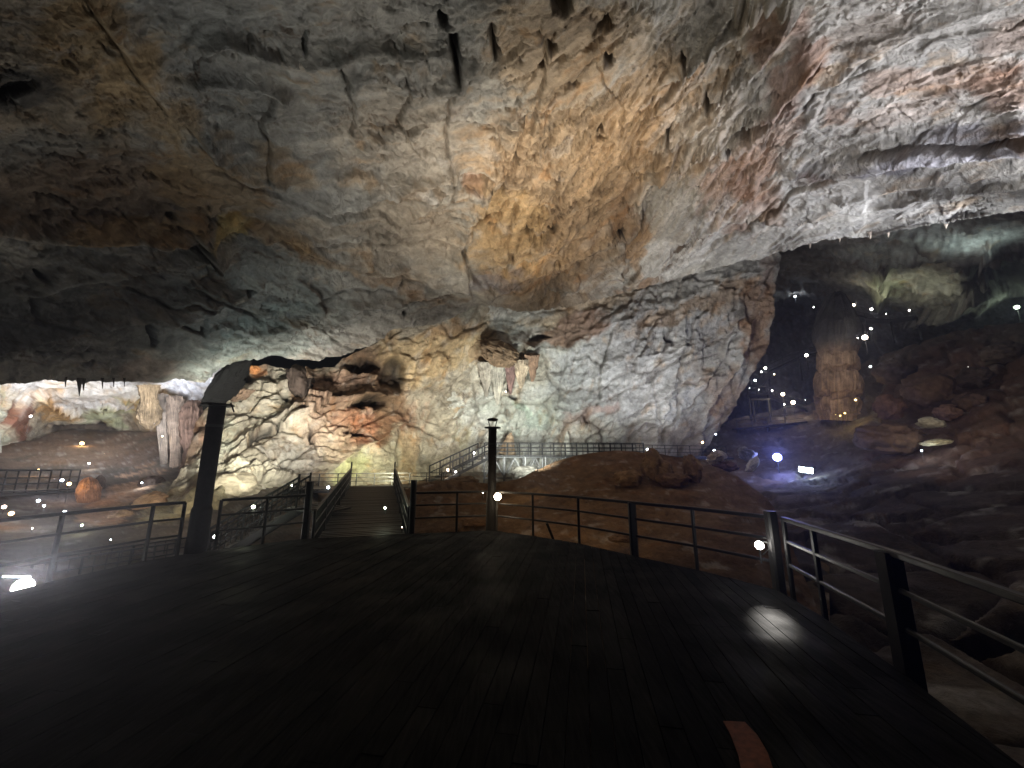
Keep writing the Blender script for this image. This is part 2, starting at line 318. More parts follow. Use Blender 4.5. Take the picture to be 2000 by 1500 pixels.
PAINT_A = [
    (450, 150, 620, 420, 0, GREY, 1), (60, 120, 330, 190, -25, TAN, .55), (150, 60, 75, 140, -30, OCHRE, .7), (230, 170, 60, 130, -35, OCHRE, .75), (330, 240, 70, 60, -35, OCHRE, .6), (30, 160, 110, 55, 0, (.08, .08, .08), .9),
    (160, 370, 330, 75, 4, BROWN, .65), (60, 300, 120, 50, 5, GREY, .6), (230, 435, 150, 22, 2, OCHRE, .75), (420, 360, 150, 75, -20, OCHRE, .55), (560, 320, 80, 26, -25, OCHRE, .55), (640, 440, 90, 26, 0, TAN, .6), (430, 445, 60, 20, 10, (.5, .38, .14), .7),
    (700, 530, 190, 20, -18, (.30, .17, .07), .8), (560, 470, 90, 22, -22, OCHRE, .6), (150, 600, 420, 120, 0, (.15, .16, .16), .8), (520, 620, 260, 80, 5, GREY, .6), (550, 650, 160, 55, 8, TEAL, .55), (450, 710, 120, 40, 8, TEAL, .5), (290, 720, 60, 20, 0, PINK, .5),
    (690, 170, 230, 190, 0, LGREY, .5), (780, 280, 170, 120, 0, TAN, .35), (760, 450, 170, 130, 0, LGREY, .5), (800, 470, 130, 80, 0, TAN, .45), (800, 375, 90, 30, 15, (.28, .2, .12), .6), (830, 378, 22, 24, 0, WHITE, .8), (700, 620, 180, 45, 10, LGREY, .6),
    (1090, 380, 190, 220, 10, ORANGE, .8), (1000, 460, 90, 110, 0, (.52, .37, .2), .8), (1150, 250, 150, 150, 0, TAN, .6), (1080, 90, 150, 110, 0, TAN, .8), (1240, 240, 90, 200, -30, ORANGE, .7), (1350, 240, 110, 170, -40, (.36, .24, .13), .7), (1480, 80, 80, 130, -35, (.3, .22, .12), .8),
    (1230, 60, 130, 60, 0, TAN, .6), (1310, 60, 60, 40, 30, LGREY, .5), (930, 358, 26, 34, 0, RUST, .5), (1225, 440, 36, 90, 8, BROWN, .5), (1080, 560, 140, 22, 8, (.34, .27, .2), .7), (960, 555, 60, 22, 0, SLATE, .6),
    (1700, 200, 420, 260, 20, WHITE, .8), (1440, 370, 95, 85, 30, PINK, .9), (1470, 340, 60, 45, 30, RUST, .25), (1500, 260, 70, 40, 40, PINK, .8), (1440, 330, 40, 25, 30, RUST, .25), (1520, 420, 30, 20, 20, BROWN, .6), (1600, 350, 40, 22, 10, RUST, .5), (1560, 140, 40, 90, -35, (.33, .2, .15), .7), (1700, 60, 110, 40, 15, BROWN, .4), (1530, 55, 60, 60, 0, (.3, .17, .12), .6),
    (1880, 170, 150, 34, 8, RUST, .45), (1960, 80, 90, 50, 20, RUST, .4), (1730, 170, 60, 30, 10, PINK, .7), (1620, 225, 40, 20, 15, RUST, .55), (1960, 185, 80, 30, 5, RUST, .6), (1750, 230, 130, 26, 8, PINK, .4), (1920, 250, 140, 26, 12, SLATE, .75), (1760, 320, 140, 20, 12, SLATE, .8), (1600, 340, 70, 25, 10, SLATE, .4), (1850, 290, 140, 24, 10, (.5, .5, .55), .6),
    (1330, 500, 90, 35, 25, WHITE, .8), (1410, 430, 80, 40, 20, WHITE, .6), (1450, 400, 30, 40, 10, RUST, .5), (1430, 460, 30, 10, 15, RUST, .5), (1300, 560, 140, 16, 12, (.3, .18, .1), .7), (1060, 600, 120, 18, 0, TAN, .7), (1600, 440, 150, 16, 14, LGREY, .5), (1250, 490, 20, 60, 0, (.4, .25, .12), .6)]
DA = rays(880, 610)
BED = [(-900, -60), (0, 0), (400, 18), (850, 60), (1050, 25), (1250, -130), (1400, -290), (1560, -400), (1750, -470), (2000, -520), (2900, -640)]   # how the beds of the rock run across the roof
def saw(x, k=.16):          # stepped beds: rises slowly, drops off sharply
    f = x - np.floor(x); return np.where(f < 1 - k, f / (1 - k), (1 - f) / k)
def disp_a(P, U, V, WU, WV):
    M = .037
    su = np.linspace(-900, 2900, 200); sb = np.interp(su, *np.array(BED, float).T); kk = np.ones(15) / 15; sb = np.convolve(np.pad(sb, 7, 'edge'), kk, 'valid')
    ac = (V - np.interp(U, su, sb)) * M; al = U * M
    rr = np.linalg.norm(P, axis=-1) * .05
    G = np.stack([al, ac, rr], -1)
    W = np.stack([fbm(G * .16, 4), fbm(G * .16 + 9, 4), fbm(G * .16 + 21, 2)], -1); W2 = np.stack([fbm(G * .7 + 3, 3), fbm(G * .7 + 19, 3), rr * 0], -1)
    Q = G * np.array([.30, 1, 1]) + (1.5 * W + .35 * W2) * (1 - .45 * smooth(1400, 1700, U))[..., None]
    m1 = smooth(-.22, .28, fbm(G * np.array([.06, .11, 1]) + 70, 3)); m2 = smooth(-.15, .3, fbm(G * .14 + 90, 3)); m3 = smooth(-.05, .3, fbm(G * np.array([.1, .22, 1]) + 190, 3))
    h = 1.5 * fbm(Q * .11, 3) + .7 * (billow(Q * .2 + 4, 3) - .3)
    f1, e1, s1 = facets(Q * .21); f2, e2, s2 = facets(Q * .55 + 5); f3, e3, s3 = facets(Q * 1.5 + 40)
    h += .38 * f1 + .2 * f2 * (.3 + m1) + .11 * f3 * m2
    x1 = Q[..., 1] * .22 + .9 * W[..., 0]; x2 = Q[..., 1] * .62 + 1.1 * W[..., 1] + .5 * W2[..., 0]; x3 = Q[..., 1] * 1.7 + 2.0 * W[..., 0] + 1.1 * W2[..., 1]
    x4 = Q[..., 1] * 4.1 + 2.5 * W[..., 1] + 1.6 * W2[..., 0]
    h += .5 * (saw(x1, .08) - .5) * m2 + .36 * (saw(x2, .10) - .5) * m1 * (1.2 - .5 * m2) + .24 * (saw(x3, .15) - .5) * m3 + .10 * (saw(x4, .2) - .5) * m1 * smooth(.1, .5, m2 + m3)
    rid = 1 - 2 * np.abs(fbm(Q * .9 + 44, 4, .55)); h += .30 * (rid - .6) * (.3 + m3)
    h += .26 * (billow(G * 1.0 + 12 + W2, 4, .62) - .3) * (.3 + m2) + .13 * fbm(G * np.array([1.6, 2.8, 1]) + W2, 5, .62)
    # steep fluting where water ran down the ochre face
    a_, b_ = G[..., 0] * .87 + G[..., 1] * .5, -G[..., 0] * .5 + G[..., 1] * .87
    dm = np.maximum(1 - smooth(.6, 1.15, np.hypot((U - 1110) / 190, (V - 400) / 230)), 1 - smooth(.6, 1.1, np.hypot((U - 1370) / 190, (V - 250) / 200)))
    ur = (U * .80 - V * -.6) ; vr = V * .8 - U * -.6
    ux, uy = math.cos(R(62)), -math.sin(R(62)); s_al = (U * ux + V * uy) * M; s_ac = (U * -uy + V * ux) * M
    FQ = np.stack([s_al * .35, s_ac, rr], -1) + .5 * W + .25 * W2
    fl = fbm(FQ * np.array([.6, 1.6, 1]) + 500, 4, .6); h -= dm * .5 * np.exp(-(fl / .035) ** 2)
    h += dm * (.95 * (billow(FQ * .6, 5, .58) - .3) + .22 * (1 - 2 * np.abs(fbm(FQ * 1.4 + 5, 3))) * .5)
    dk = np.exp(-(np.abs(fbm(Q * .42 + 300, 4, .55)) / .022) ** 2) * smooth(-.05, .2, fbm(G * .12 + 222, 2)); h -= .45 * dk
    dk2 = np.exp(-(np.abs(fbm(Q * 1.1 + 350, 4, .55)) / .018) ** 2) * smooth(0, .25, fbm(G * .2 + 260, 2)); h -= .2 * dk2; dk = np.maximum(dk, dk2)
    cr = dk * .9 + dm * .7 * np.exp(-(fl / .03) ** 2) + np.exp(-(e2 / .03) ** 2) * m1 * .35 + np.exp(-(e1 / .02) ** 2) * .35 * m2
    m2 = m3
    h -= .12 * cr
    h = h * np.clip(np.linalg.norm(P, axis=-1) / 24, .5, 1.3) ** 1.4 * (.52 + .5 * np.exp(-((U - 1120) / 380) ** 2)) * (1 - .3 * smooth(1450, 1700, U))
    for pts, amp, reach in LEDGES:
        d, s = polydist(WU * .5 + U * .5, WV * .5 + V * .5, pts)
        amp_ = amp * 1.15; h -= .45 * amp * np.exp(-(d / 3.2) ** 2)
        h += amp_ * np.where(s > 0, np.maximum(0, 1 - d / reach) ** 1.4, 0) * (1 - smooth(0, 1, np.clip(d / reach, 0, 1)))
        if d.min() < 3: cr = np.maximum(cr, .7 * np.exp(-(d / 2.6) ** 2))
    for pts in CRACKS_A:
        d, s = polydist(WU * .7 + U * .3, WV * .7 + V * .3, pts); h -= .4 * np.exp(-(d / 2.6) ** 2); cr = np.maximum(cr, np.exp(-(d / 2.4) ** 2)); h += .22 * np.where(s > 0, np.maximum(0, 1 - d / 30), 0)
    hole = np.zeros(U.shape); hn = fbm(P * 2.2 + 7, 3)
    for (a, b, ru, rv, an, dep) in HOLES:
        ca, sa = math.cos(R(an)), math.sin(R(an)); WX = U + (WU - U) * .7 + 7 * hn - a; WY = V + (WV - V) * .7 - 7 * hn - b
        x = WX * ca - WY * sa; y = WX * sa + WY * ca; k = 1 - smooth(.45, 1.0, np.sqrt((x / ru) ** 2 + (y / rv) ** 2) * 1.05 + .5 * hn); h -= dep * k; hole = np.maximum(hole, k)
    return h, dict(cr=cr, hole=hole, s1=s1, s2=s2, s3=s3, m2=m2, Q=Q)
def colour_a(P, U, V, WU, WV, x, blobs=None, base=LGREY):
    c = np.zeros(U.shape + (3,)) + np.array(base)
    Q = x['Q']; c = paint(c, WU, WV, PAINT_A if blobs is None else blobs, .6 * fbm(Q * 1.1 + 400, 5, .65))
    n = fbm(Q * .5 + 3, 4); n2 = fbm(Q * 1.3 + 33, 5, .62)
    c = c * (1 + .4 * n + .6 * n2 + .35 * fbm(Q * 4 + 7, 3, .7))[..., None] * (.92 + .16 * x['s2'])[..., None]
    st = smooth(.1, .42, fbm(Q * .8 + 61, 5, .6))[..., None] * .6               # ochre seepage patches
    c = c * (1 - st) + c * np.array((1.0, .72, .45)) * st
    wh = smooth(.16, .4, fbm(Q * 1.1 + 91, 4))[..., None] * .45
    c = c * (1 - wh) + (c * .4 + np.array((.36, .36, .35))) * wh * 1.0
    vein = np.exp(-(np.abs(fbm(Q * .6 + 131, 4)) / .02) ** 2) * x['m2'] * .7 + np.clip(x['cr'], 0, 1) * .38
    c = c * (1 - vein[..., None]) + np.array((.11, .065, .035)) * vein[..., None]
    k = x['hole'][..., None] * .93  # pits painted near-black inside to deepen their shade
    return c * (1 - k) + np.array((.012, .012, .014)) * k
us = axis(-40, 2045, -900, 2900, 2.7, 45)
ts = np.r_[np.linspace(-.9, -.03, 18), np.linspace(0, 1, 265)]
U, T_ = np.meshgrid(us, ts); jag = 5 * perlin(np.stack([us * .03, us * 0, us * 0], -1)) + 3 * perlin(np.stack([us * .11, us * 0 + 5, us * 0], -1))
V = T_ * (pl(EDGE_A, us) + jag)[None]
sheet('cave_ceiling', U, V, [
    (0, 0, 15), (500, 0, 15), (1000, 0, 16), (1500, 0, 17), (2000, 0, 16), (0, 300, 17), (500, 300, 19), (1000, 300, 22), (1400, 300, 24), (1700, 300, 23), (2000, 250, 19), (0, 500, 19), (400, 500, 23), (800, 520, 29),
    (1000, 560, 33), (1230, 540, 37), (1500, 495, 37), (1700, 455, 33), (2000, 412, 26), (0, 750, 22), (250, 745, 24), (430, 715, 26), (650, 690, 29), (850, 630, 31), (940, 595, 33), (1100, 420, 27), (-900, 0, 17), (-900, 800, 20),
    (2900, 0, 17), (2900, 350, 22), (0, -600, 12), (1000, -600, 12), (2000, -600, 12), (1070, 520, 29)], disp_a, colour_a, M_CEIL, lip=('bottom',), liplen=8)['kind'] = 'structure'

# ---------- left part of the wall: pale flowstone folds
def disp_b(vert=.45, A=1.0, dirn=(0, 0, 1), ledges=(), holes=(), cracks=()):
    def f(P, U, V, WU, WV):
        Q = strat(P, dirn, vert); Q = Q + .8 * np.stack([fbm(Q * .3, 3), fbm(Q * .3 + 9, 3), fbm(Q * .3 + 21, 3)], -1)
        f1, e1, s1 = facets(Q * .2); f2, e2, s2 = facets(Q * .55 + 5); m2 = smooth(-.1, .35, fbm(P * .16 + 90, 3))
        W = np.stack([fbm(P * .25 + 4, 3), fbm(P * .25 + 14, 3)], -1); W2 = fbm(P * .9 + 24, 3)
        g = P[..., 2] * .85 - P[..., 0] * .38 + P[..., 1] * .1; m3 = smooth(-.2, .2, fbm(P * .2 + 55, 3))
        h = A * (.34 * (saw(g * .55 + 1.3 * W[..., 0] + .3 * W2, .12) - .5) * m2 + .2 * (saw(g * 1.5 + 2.2 * W[..., 1] + .8 * W2, .18) - .5) * m3 + .22 * (.4 - 2 * np.abs(fbm(Q * 1.3 + 77, 4, .6))) * m3 + .1 * fbm(P * 3.2, 4, .65) + 1.1 * (billow(Q * .12, 3) - .3) + .45 * f1 + .2 * f2 + .6 * (billow(Q * .45, 4) - .3) + .28 * (billow(Q * 1.5, 4, .6) - .3))
        cr = np.exp(-(e2 / .05) ** 2) * m2 * .7 + np.exp(-(e1 / .03) ** 2) * .8; h -= .35 * cr * A
        for pts, amp, reach in ledges:
            d, s = polydist(WU * .5 + U * .5, WV * .5 + V * .5, pts); h += amp * np.where(s > 0, np.maximum(0, 1 - d / reach) ** 2, 0)
        for pts in cracks:
            d, s = polydist(WU * .5 + U * .5, WV * .5 + V * .5, pts); h -= .45 * np.exp(-(d / 2.2) ** 2); cr = np.maximum(cr, np.exp(-(d / 2.2) ** 2)); h += .3 * np.where(s > 0, np.maximum(0, 1 - d / 22), 0)
        hole = np.zeros(U.shape); hn = fbm(P * 1.4 + 7, 3)
        for (a, b, ru, rv, an, dep) in holes:
            ca, sa = math.cos(R(an)), math.sin(R(an)); WX = U + (WU - U) * .7 + 7 * hn - a; WY = V + (WV - V) * .7 - 7 * hn - b
            x = WX * ca - WY * sa; y = WX * sa + WY * ca; k = 1 - smooth(.6, 1.2, np.sqrt((x / ru) ** 2 + (y / rv) ** 2)); h -= dep * k; hole = np.maximum(hole, k)
        return h, dict(cr=cr, hole=hole * .8, s1=s1, s2=s2, s3=s2, m2=m2, Q=Q)
    return f
TOP_B = [(300, 1000), (330, 960), (365, 900), (385, 830), (405, 800), (432, 782), (450, 745), (480, 722), (520, 716), (560, 722), (600, 720), (655, 718), (670, 700), (700, 685), (740, 668), (760, 645), (800, 640), (860, 620), (920, 580), (960, 560)]
us = np.arange(300, 961, 2.4); ts = np.r_[np.linspace(0, 1, 165)]
U, T_ = np.meshgrid(us, ts); top = pl(TOP_B, us) + 4 * perlin(np.stack([us * .05, us * 0, us * 0], -1)); bot = pl([(300, 1120), (420, 1090), (560, 1030), (640, 985), (960, 960)], us)
V = top[None] * (1 - T_) + bot[None] * T_
LED_B = [([(440, 790), (500, 760), (560, 745), (620, 740)], 1.0, 40), ([(490, 865), (540, 850), (600, 815), (640, 790)], 1.4, 45), ([(560, 820), (585, 800), (640, 800), (740, 780)], 1.0, 40), ([(610, 790), (700, 785), (780, 770)], 1.2, 35),
         ([(420, 960), (500, 930), (570, 950)], 1.2, 50), ([(560, 905), (600, 900), (640, 910)], .6, 30), ([(590, 720), (620, 760), (600, 800)], 1.0, 30), ([(640, 920), (700, 880), (790, 830)], 1.0, 40)]
HOLE_B = [(700, 843, 26, 6, -10, 2.2), (725, 792, 45, 10, 6, 2.0), (540, 842, 12, 9, 30, 2.0), (710, 725, 40, 10, -8, 2.0), (510, 862, 22, 5, 20, 1.5), (770, 735, 22, 26, 0, 1.8), (655, 775, 20, 5, 0, 1.4), (605, 850, 5, 14, 0, 1.2), (552, 765, 6, 5, 0, 1), (480, 735, 12, 18, 40, 1.4), (440, 760, 9, 22, 30, 1.5)]
PAINT_B = [(500, 820, 110, 100, 0, CREAM, 1), (460, 930, 90, 60, 0, (.46, .42, .32), .9), (600, 740, 50, 40, 0, (.42, .33, .26), .8), (585, 745, 24, 36, -25, BROWN, .8), (700, 790, 130, 90, 0, (.42, .28, .2), .9), (720, 840, 90, 45, 0, (.45, .2, .12), .8), (640, 860, 70, 50, 0, (.46, .36, .28), .8),
           (730, 715, 70, 30, 0, BROWN, .75), (740, 780, 60, 30, 0, BROWN, .7), (770, 800, 40, 90, 10, BROWN, .7), (500, 715, 22, 14, 0, (.45, .2, .08), .8), (850, 690, 120, 60, 10, (.5, .38, .22), .9), (880, 640, 80, 22, 10, (.34, .22, .12), .7), (700, 910, 60, 30, 30, (.50, .50, .30), .9), (770, 890, 60, 50, 0, CREAM, .8), (800, 900, 20, 60, 0, ORANGE, .7),
           (520, 880, 60, 30, 20, (.3, .26, .2), .7), (570, 890, 50, 40, 0, LGREY, .7), (430, 850, 30, 60, 0, (.42, .46, .38), .5), (350, 1020, 90, 60, 20, (.42, .36, .22), .9), (350, 850, 45, 90, 0, (.28, .18, .13), .8), (390, 820, 30, 60, 0, RUST, .6), (430, 955, 60, 18, 0, BROWN, .6), (870, 600, 90, 20, 10, TEAL, .3)]
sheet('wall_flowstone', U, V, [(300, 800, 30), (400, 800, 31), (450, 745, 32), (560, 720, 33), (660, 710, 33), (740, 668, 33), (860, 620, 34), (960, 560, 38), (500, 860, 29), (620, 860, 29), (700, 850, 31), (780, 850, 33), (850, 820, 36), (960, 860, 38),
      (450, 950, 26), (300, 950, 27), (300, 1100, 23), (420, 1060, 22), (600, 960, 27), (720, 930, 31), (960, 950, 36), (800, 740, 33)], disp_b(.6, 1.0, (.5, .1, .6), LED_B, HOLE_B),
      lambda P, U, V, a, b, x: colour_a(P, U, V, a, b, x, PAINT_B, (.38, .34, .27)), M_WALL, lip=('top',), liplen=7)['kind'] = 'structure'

# ---------- the pale buttress on the right of the wall
vs = np.arange(470, 960, 2.5); RB = [(470, 1500), (500, 1526), (560, 1512), (600, 1512), (640, 1506), (680, 1500), (720, 1476), (760, 1452), (800, 1432), (840, 1404), (880, 1372), (960, 1330)]
LB = [(470, 880), (600, 800), (640, 790), (740, 790), (800, 805), (960, 815)]
V, SS = np.meshgrid(vs, np.linspace(0, 1, 285), indexing='ij'); lo = pl(LB, vs) + 6 * perlin(np.stack([vs * .04, vs * 0 + 3, vs * 0], -1)); hi = pl(RB, vs) + 7 * perlin(np.stack([vs * .035, vs * 0, vs * 0], -1)) + 3 * perlin(np.stack([vs * .11, vs * 0, vs * 0], -1))
U = lo[:, None] * (1 - SS) + hi[:, None] * SS
LED_M = [([(940, 690), (970, 675), (1010, 672), (1040, 690)], 1.6, 50), ([(1010, 700), (1060, 672), (1120, 652), (1180, 645), (1300, 600), (1400, 560), (1500, 520)], 1.0, 60), ([(815, 830), (900, 790), (960, 765)], .6, 30), ([(1040, 745), (1160, 735), (1250, 700), (1330, 690)], .6, 40),
         ([(1080, 800), (1150, 780), (1250, 790), (1340, 770), (1400, 740)], .6, 40), ([(1280, 880), (1300, 800), (1330, 720), (1340, 640)], .8, 50), ([(1360, 880), (1390, 800), (1440, 720), (1470, 640)], 1.0, 50), ([(1100, 690), (1190, 640), (1230, 600)], .6, 30), ([(830, 880), (900, 840), (980, 830), (1010, 810)], .5, 30), ([(1200, 870), (1230, 840), (1280, 830)], .8, 30)]
CRACKS_M = [[(815, 870), (860, 820), (920, 795), (1000, 770)], [(1080, 805), (1140, 790), (1210, 765), (1290, 722), (1360, 690), (1430, 650)], [(1150, 868), (1190, 830), (1240, 800), (1310, 765), (1400, 740)], [(1062, 690), (1075, 740), (1090, 770), (1085, 805)], [(1195, 650), (1180, 700), (1165, 750), (1160, 790)], [(1290, 620), (1265, 670), (1245, 720)],
    [(1380, 600), (1350, 660), (1335, 720), (1320, 800), (1300, 860)], [(830, 800), (850, 760), (900, 745)], [(905, 850), (925, 800), (930, 750)], [(1330, 800), (1370, 770), (1420, 700), (1450, 620)], [(1120, 700), (1150, 690), (1185, 705)], [(1230, 860), (1260, 830), (1300, 830)], [(1440, 560), (1430, 620), (1440, 680)], [(870, 680), (930, 660), (990, 650)]]
HOLE_M = [(975, 690, 22, 10, 10, 1.6), (997, 740, 7, 24, -15, 1.6), (870, 762, 7, 5, 0, 1), (1010, 775, 12, 5, 0, 1), (920, 605, 24, 14, 20, 2.0), (1060, 660, 22, 7, 15, 1.6), (1310, 660, 5, 18, 10, .9), (950, 735, 4, 16, 0, .8)]
PAINT_M = [(1150, 760, 400, 160, 15, (.50, .50, .46), 1), (1250, 720, 220, 130, 20, (.42, .43, .44), .8), (960, 720, 130, 60, 0, CREAM, .7), (900, 680, 90, 40, 20, (.46, .33, .19), .8), (975, 688, 45, 22, 5, BROWN, .85), (1000, 740, 16, 34, 0, (.22, .14, .11), .8), (1100, 650, 110, 26, 14, (.26, .15, .09), .8), (1130, 610, 130, 20, 10, TAN, .8),
           (1020, 660, 60, 18, 20, WHITE, .7), (1350, 600, 160, 22, 20, (.38, .27, .17), .7), (1000, 810, 90, 40, 0, (.48, .50, .44), .8), (1025, 800, 12, 22, 10, (.40, .52, .42), .5), (1040, 830, 40, 12, 5, (.42, .52, .46), .4), (860, 860, 60, 40, 0, (.38, .34, .22), .8), (850, 885, 50, 25, 0, (.28, .25, .22), .7), (1480, 640, 40, 100, 10, (.36, .23, .14), .85), (1420, 780, 50, 90, 30, (.36, .27, .2), .7), (1380, 700, 60, 60, 20, LGREY, .6),
           (1140, 810, 60, 22, 25, (.36, .22, .18), .6), (1130, 850, 60, 30, 0, (.44, .38, .32), .6), (1270, 850, 70, 26, 0, (.2, .18, .16), .7), (1350, 850, 40, 60, 0, (.2, .16, .13), .6), (1500, 540, 24, 60, 0, (.34, .26, .22), .7), (1400, 640, 90, 30, 40, (.45, .44, .43), .6)]
sheet('wall_buttress', U, V, [(880, 480, 40), (940, 600, 37), (1200, 560, 40), (1500, 480, 45), (1520, 520, 46), (1500, 680, 44), (1440, 780, 42), (1380, 880, 41), (1330, 960, 38), (800, 640, 36), (800, 850, 37), (820, 960, 36), (1050, 700, 38), (1100, 850, 36), (1100, 950, 35), (1300, 700, 39), (960, 680, 36.5)],
      disp_b(.5, 1.0, (.45, .2, .8), LED_M, HOLE_M, CRACKS_M), lambda P, U, V, a, b, x: colour_a(P, U, V, a, b, x, PAINT_M, (.42, .41, .38)), M_WALL, lip=('right',), liplen=9)['kind'] = 'structure'

# ---------- far left chamber
def gridUV(u0, u1, v0, v1, st=3.2, top=None, bot=None):
    us = np.arange(u0, u1 + st, st); n = int((v1 - v0) / st) + 2; T_ = np.linspace(0, 1, n)
    U, T_ = np.meshgrid(us, T_); t = pl(top, us) if top else v0 + us * 0; b = pl(bot, us) if bot else v1 + us * 0
    return U, t[None] * (1 - T_) + b[None] * T_
PAINT_C = [(200, 748, 330, 45, 0, (.70, .70, .72), 1), (120, 803, 110, 16, -6, CREAM, .7), (235, 795, 60, 14, 8, (.55, .38, .15), .8), (110, 800, 45, 28, -10, (.5, .3, .12), .9), (210, 805, 60, 28, 0, (.40, .44, .28), .8), (45, 815, 26, 34, 10, (.16, .06, .04), .9), (290, 780, 30, 30, 0, (.5, .36, .2), .7), (290, 820, 30, 25, 0, (.34, .24, .13), .9), (0, 820, 14, 70, 0, (.4, .42, .34), .9), (250, 850, 200, 18, 0, BROWN, .6), (170, 840, 70, 14, 0, DBROWN, .8)]
U, V = gridUV(-500, 430, 660, 900)
sheet('far_chamber_wall', U, V, [(-500, 700, 46), (0, 700, 44), (200, 735, 40), (400, 735, 38), (200, 790, 54), (100, 800, 55), (250, 800, 54), (380, 790, 44), (-500, 880, 50), (100, 880, 60), (380, 880, 46), (0, 820, 46), (45, 815, 50)],
      disp_b(.6, 1.1, (0, 0, 1), [([(80, 790), (170, 800), (240, 790), (300, 770)], 1.4, 20), ], [(170, 845, 60, 10, 0, 2.5)]),
      lambda P, U, V, a, b, x: colour_a(P, U, V, a, b, x, PAINT_C, (.42, .37, .29)), M_FAR)['kind'] = 'structure'
def disp_g(A=1.0, sc=1.0):
    def f(P, U, V, WU, WV):
        Q = P * sc; f2, e2, s2 = facets(Q * .5 + 5); m2 = smooth(-.1, .35, fbm(P * .16 + 90, 3))
        h = A * (.5 * fbm(Q * .25, 3) + .25 * f2 * m2 + .3 * (billow(Q * .6, 4) - .3) + .12 * (billow(Q * 2.1, 3, .6) - .3))
        return h, dict(cr=np.exp(-(e2 / .05) ** 2) * m2 * .3, hole=U * 0, s1=s2, s2=s2, s3=s2, m2=m2, Q=Q)
    return f
def ground(name, U, V, dep, blobs, base, A=1.0, sc=1.0, mat=None, **k):
    o = sheet(name, U, V, dep, disp_g(A, sc), lambda P, U, V, a, b, x: colour_a(P, U, V, a, b, x, blobs, base), mat or M_DIRT, **k); o['kind'] = 'structure'; return o
U, V = gridUV(-700, 620, 838, 1500, 3.6, top=[(-700, 850), (60, 858), (140, 835), (300, 845), (400, 850), (620, 900)])
ground('chamber_ground', U, V, [(-700, 850, 55), (0, 860, 55), (200, 840, 58), (400, 850, 46), (620, 900, 36), (0, 930, 38), (250, 930, 36), (450, 950, 27), (0, 1020, 25), (300, 1020, 22), (500, 1020, 19), (0, 1150, 14), (300, 1120, 15), (600, 1080, 14), (-700, 1050, 24), (0, 1500, 9), (600, 1500, 8), (-700, 1500, 10)],
       [(150, 880, 260, 40, 0, (.17, .12, .09), .8), (250, 960, 70, 30, 25, (.5, .33, .22), .9), (330, 990, 80, 40, 25, (.42, .38, .25), .8), (200, 1000, 50, 20, 20, (.45, .28, .18), .7), (100, 960, 120, 30, 0, (.2, .17, .16), .7)], (.10, .085, .07), 1.0)
# ---------- ground between the deck and the wall
U, V = gridUV(360, 1620, 860, 1300, 3.6, top=[(360, 900), (560, 930), (800, 925), (1000, 905), (1300, 890), (1620, 860)])
ground('hall_ground', U, V, [(360, 900, 35), (600, 935, 34), (800, 930, 36), (1000, 915, 38), (1300, 890, 42), (1620, 860, 50), (400, 1040, 20), (600, 1000, 21), (800, 1000, 22), (1000, 1000, 24), (1300, 960, 30), (600, 1100, 13), (900, 1100, 13), (1200, 1100, 13.5), (1600, 1100, 16), (400, 1300, 8), (1000, 1300, 8), (1600, 1300, 9)],
       [(700, 1010, 250, 80, 0, (.16, .10, .06), .7), (980, 930, 160, 20, 0, (.2, .2, .18), .6)], (.13, .095, .06), .6)
# ---------- the dirt mound beyond the rail
TOPM = [(740, 1000), (790, 958), (820, 944), (880, 938), (960, 946), (1010, 936), (1040, 922), (1080, 902), (1130, 889), (1200, 879), (1290, 886), (1370, 900), (1440, 930), (1500, 975), (1540, 1050), (1600, 1200)]
U, V = gridUV(740, 1600, 880, 1500, 2.8, top=TOPM)
ground('dirt_mound', U, V, [(740, 1000, 19), (820, 944, 21), (960, 946, 20), (1080, 902, 24), (1200, 879, 25), (1370, 900, 24), (1500, 975, 19), (1600, 1200, 11), (850, 1030, 15.5), (1000, 1020, 15.5), (1200, 1000, 16), (1380, 1000, 16.5), (1480, 1060, 13.5), (1000, 1100, 12), (1200, 1100, 11.5), (1400, 1150, 10.2), (740, 1500, 6), (1100, 1500, 6), (1600, 1500, 7)],
       [(1150, 980, 320, 130, 0, (.17, .105, .058), .9), (1000, 968, 70, 14, 10, (.34, .21, .10), .8), (1400, 960, 120, 70, -30, (.2, .14, .1), .7), (1200, 895, 160, 22, 0, (.2, .12, .07), .7), (1120, 1020, 90, 12, 5, (.14, .09, .06), .6), (1300, 1040, 50, 14, 5, (.16, .11, .07), .5), (1250, 970, 60, 12, 0, (.17, .11, .07), .6)], (.12, .075, .045), .8, 1.5, lip=('top',), liplen=6)  # small golden blob paints the column flood's streak of light on the dirt
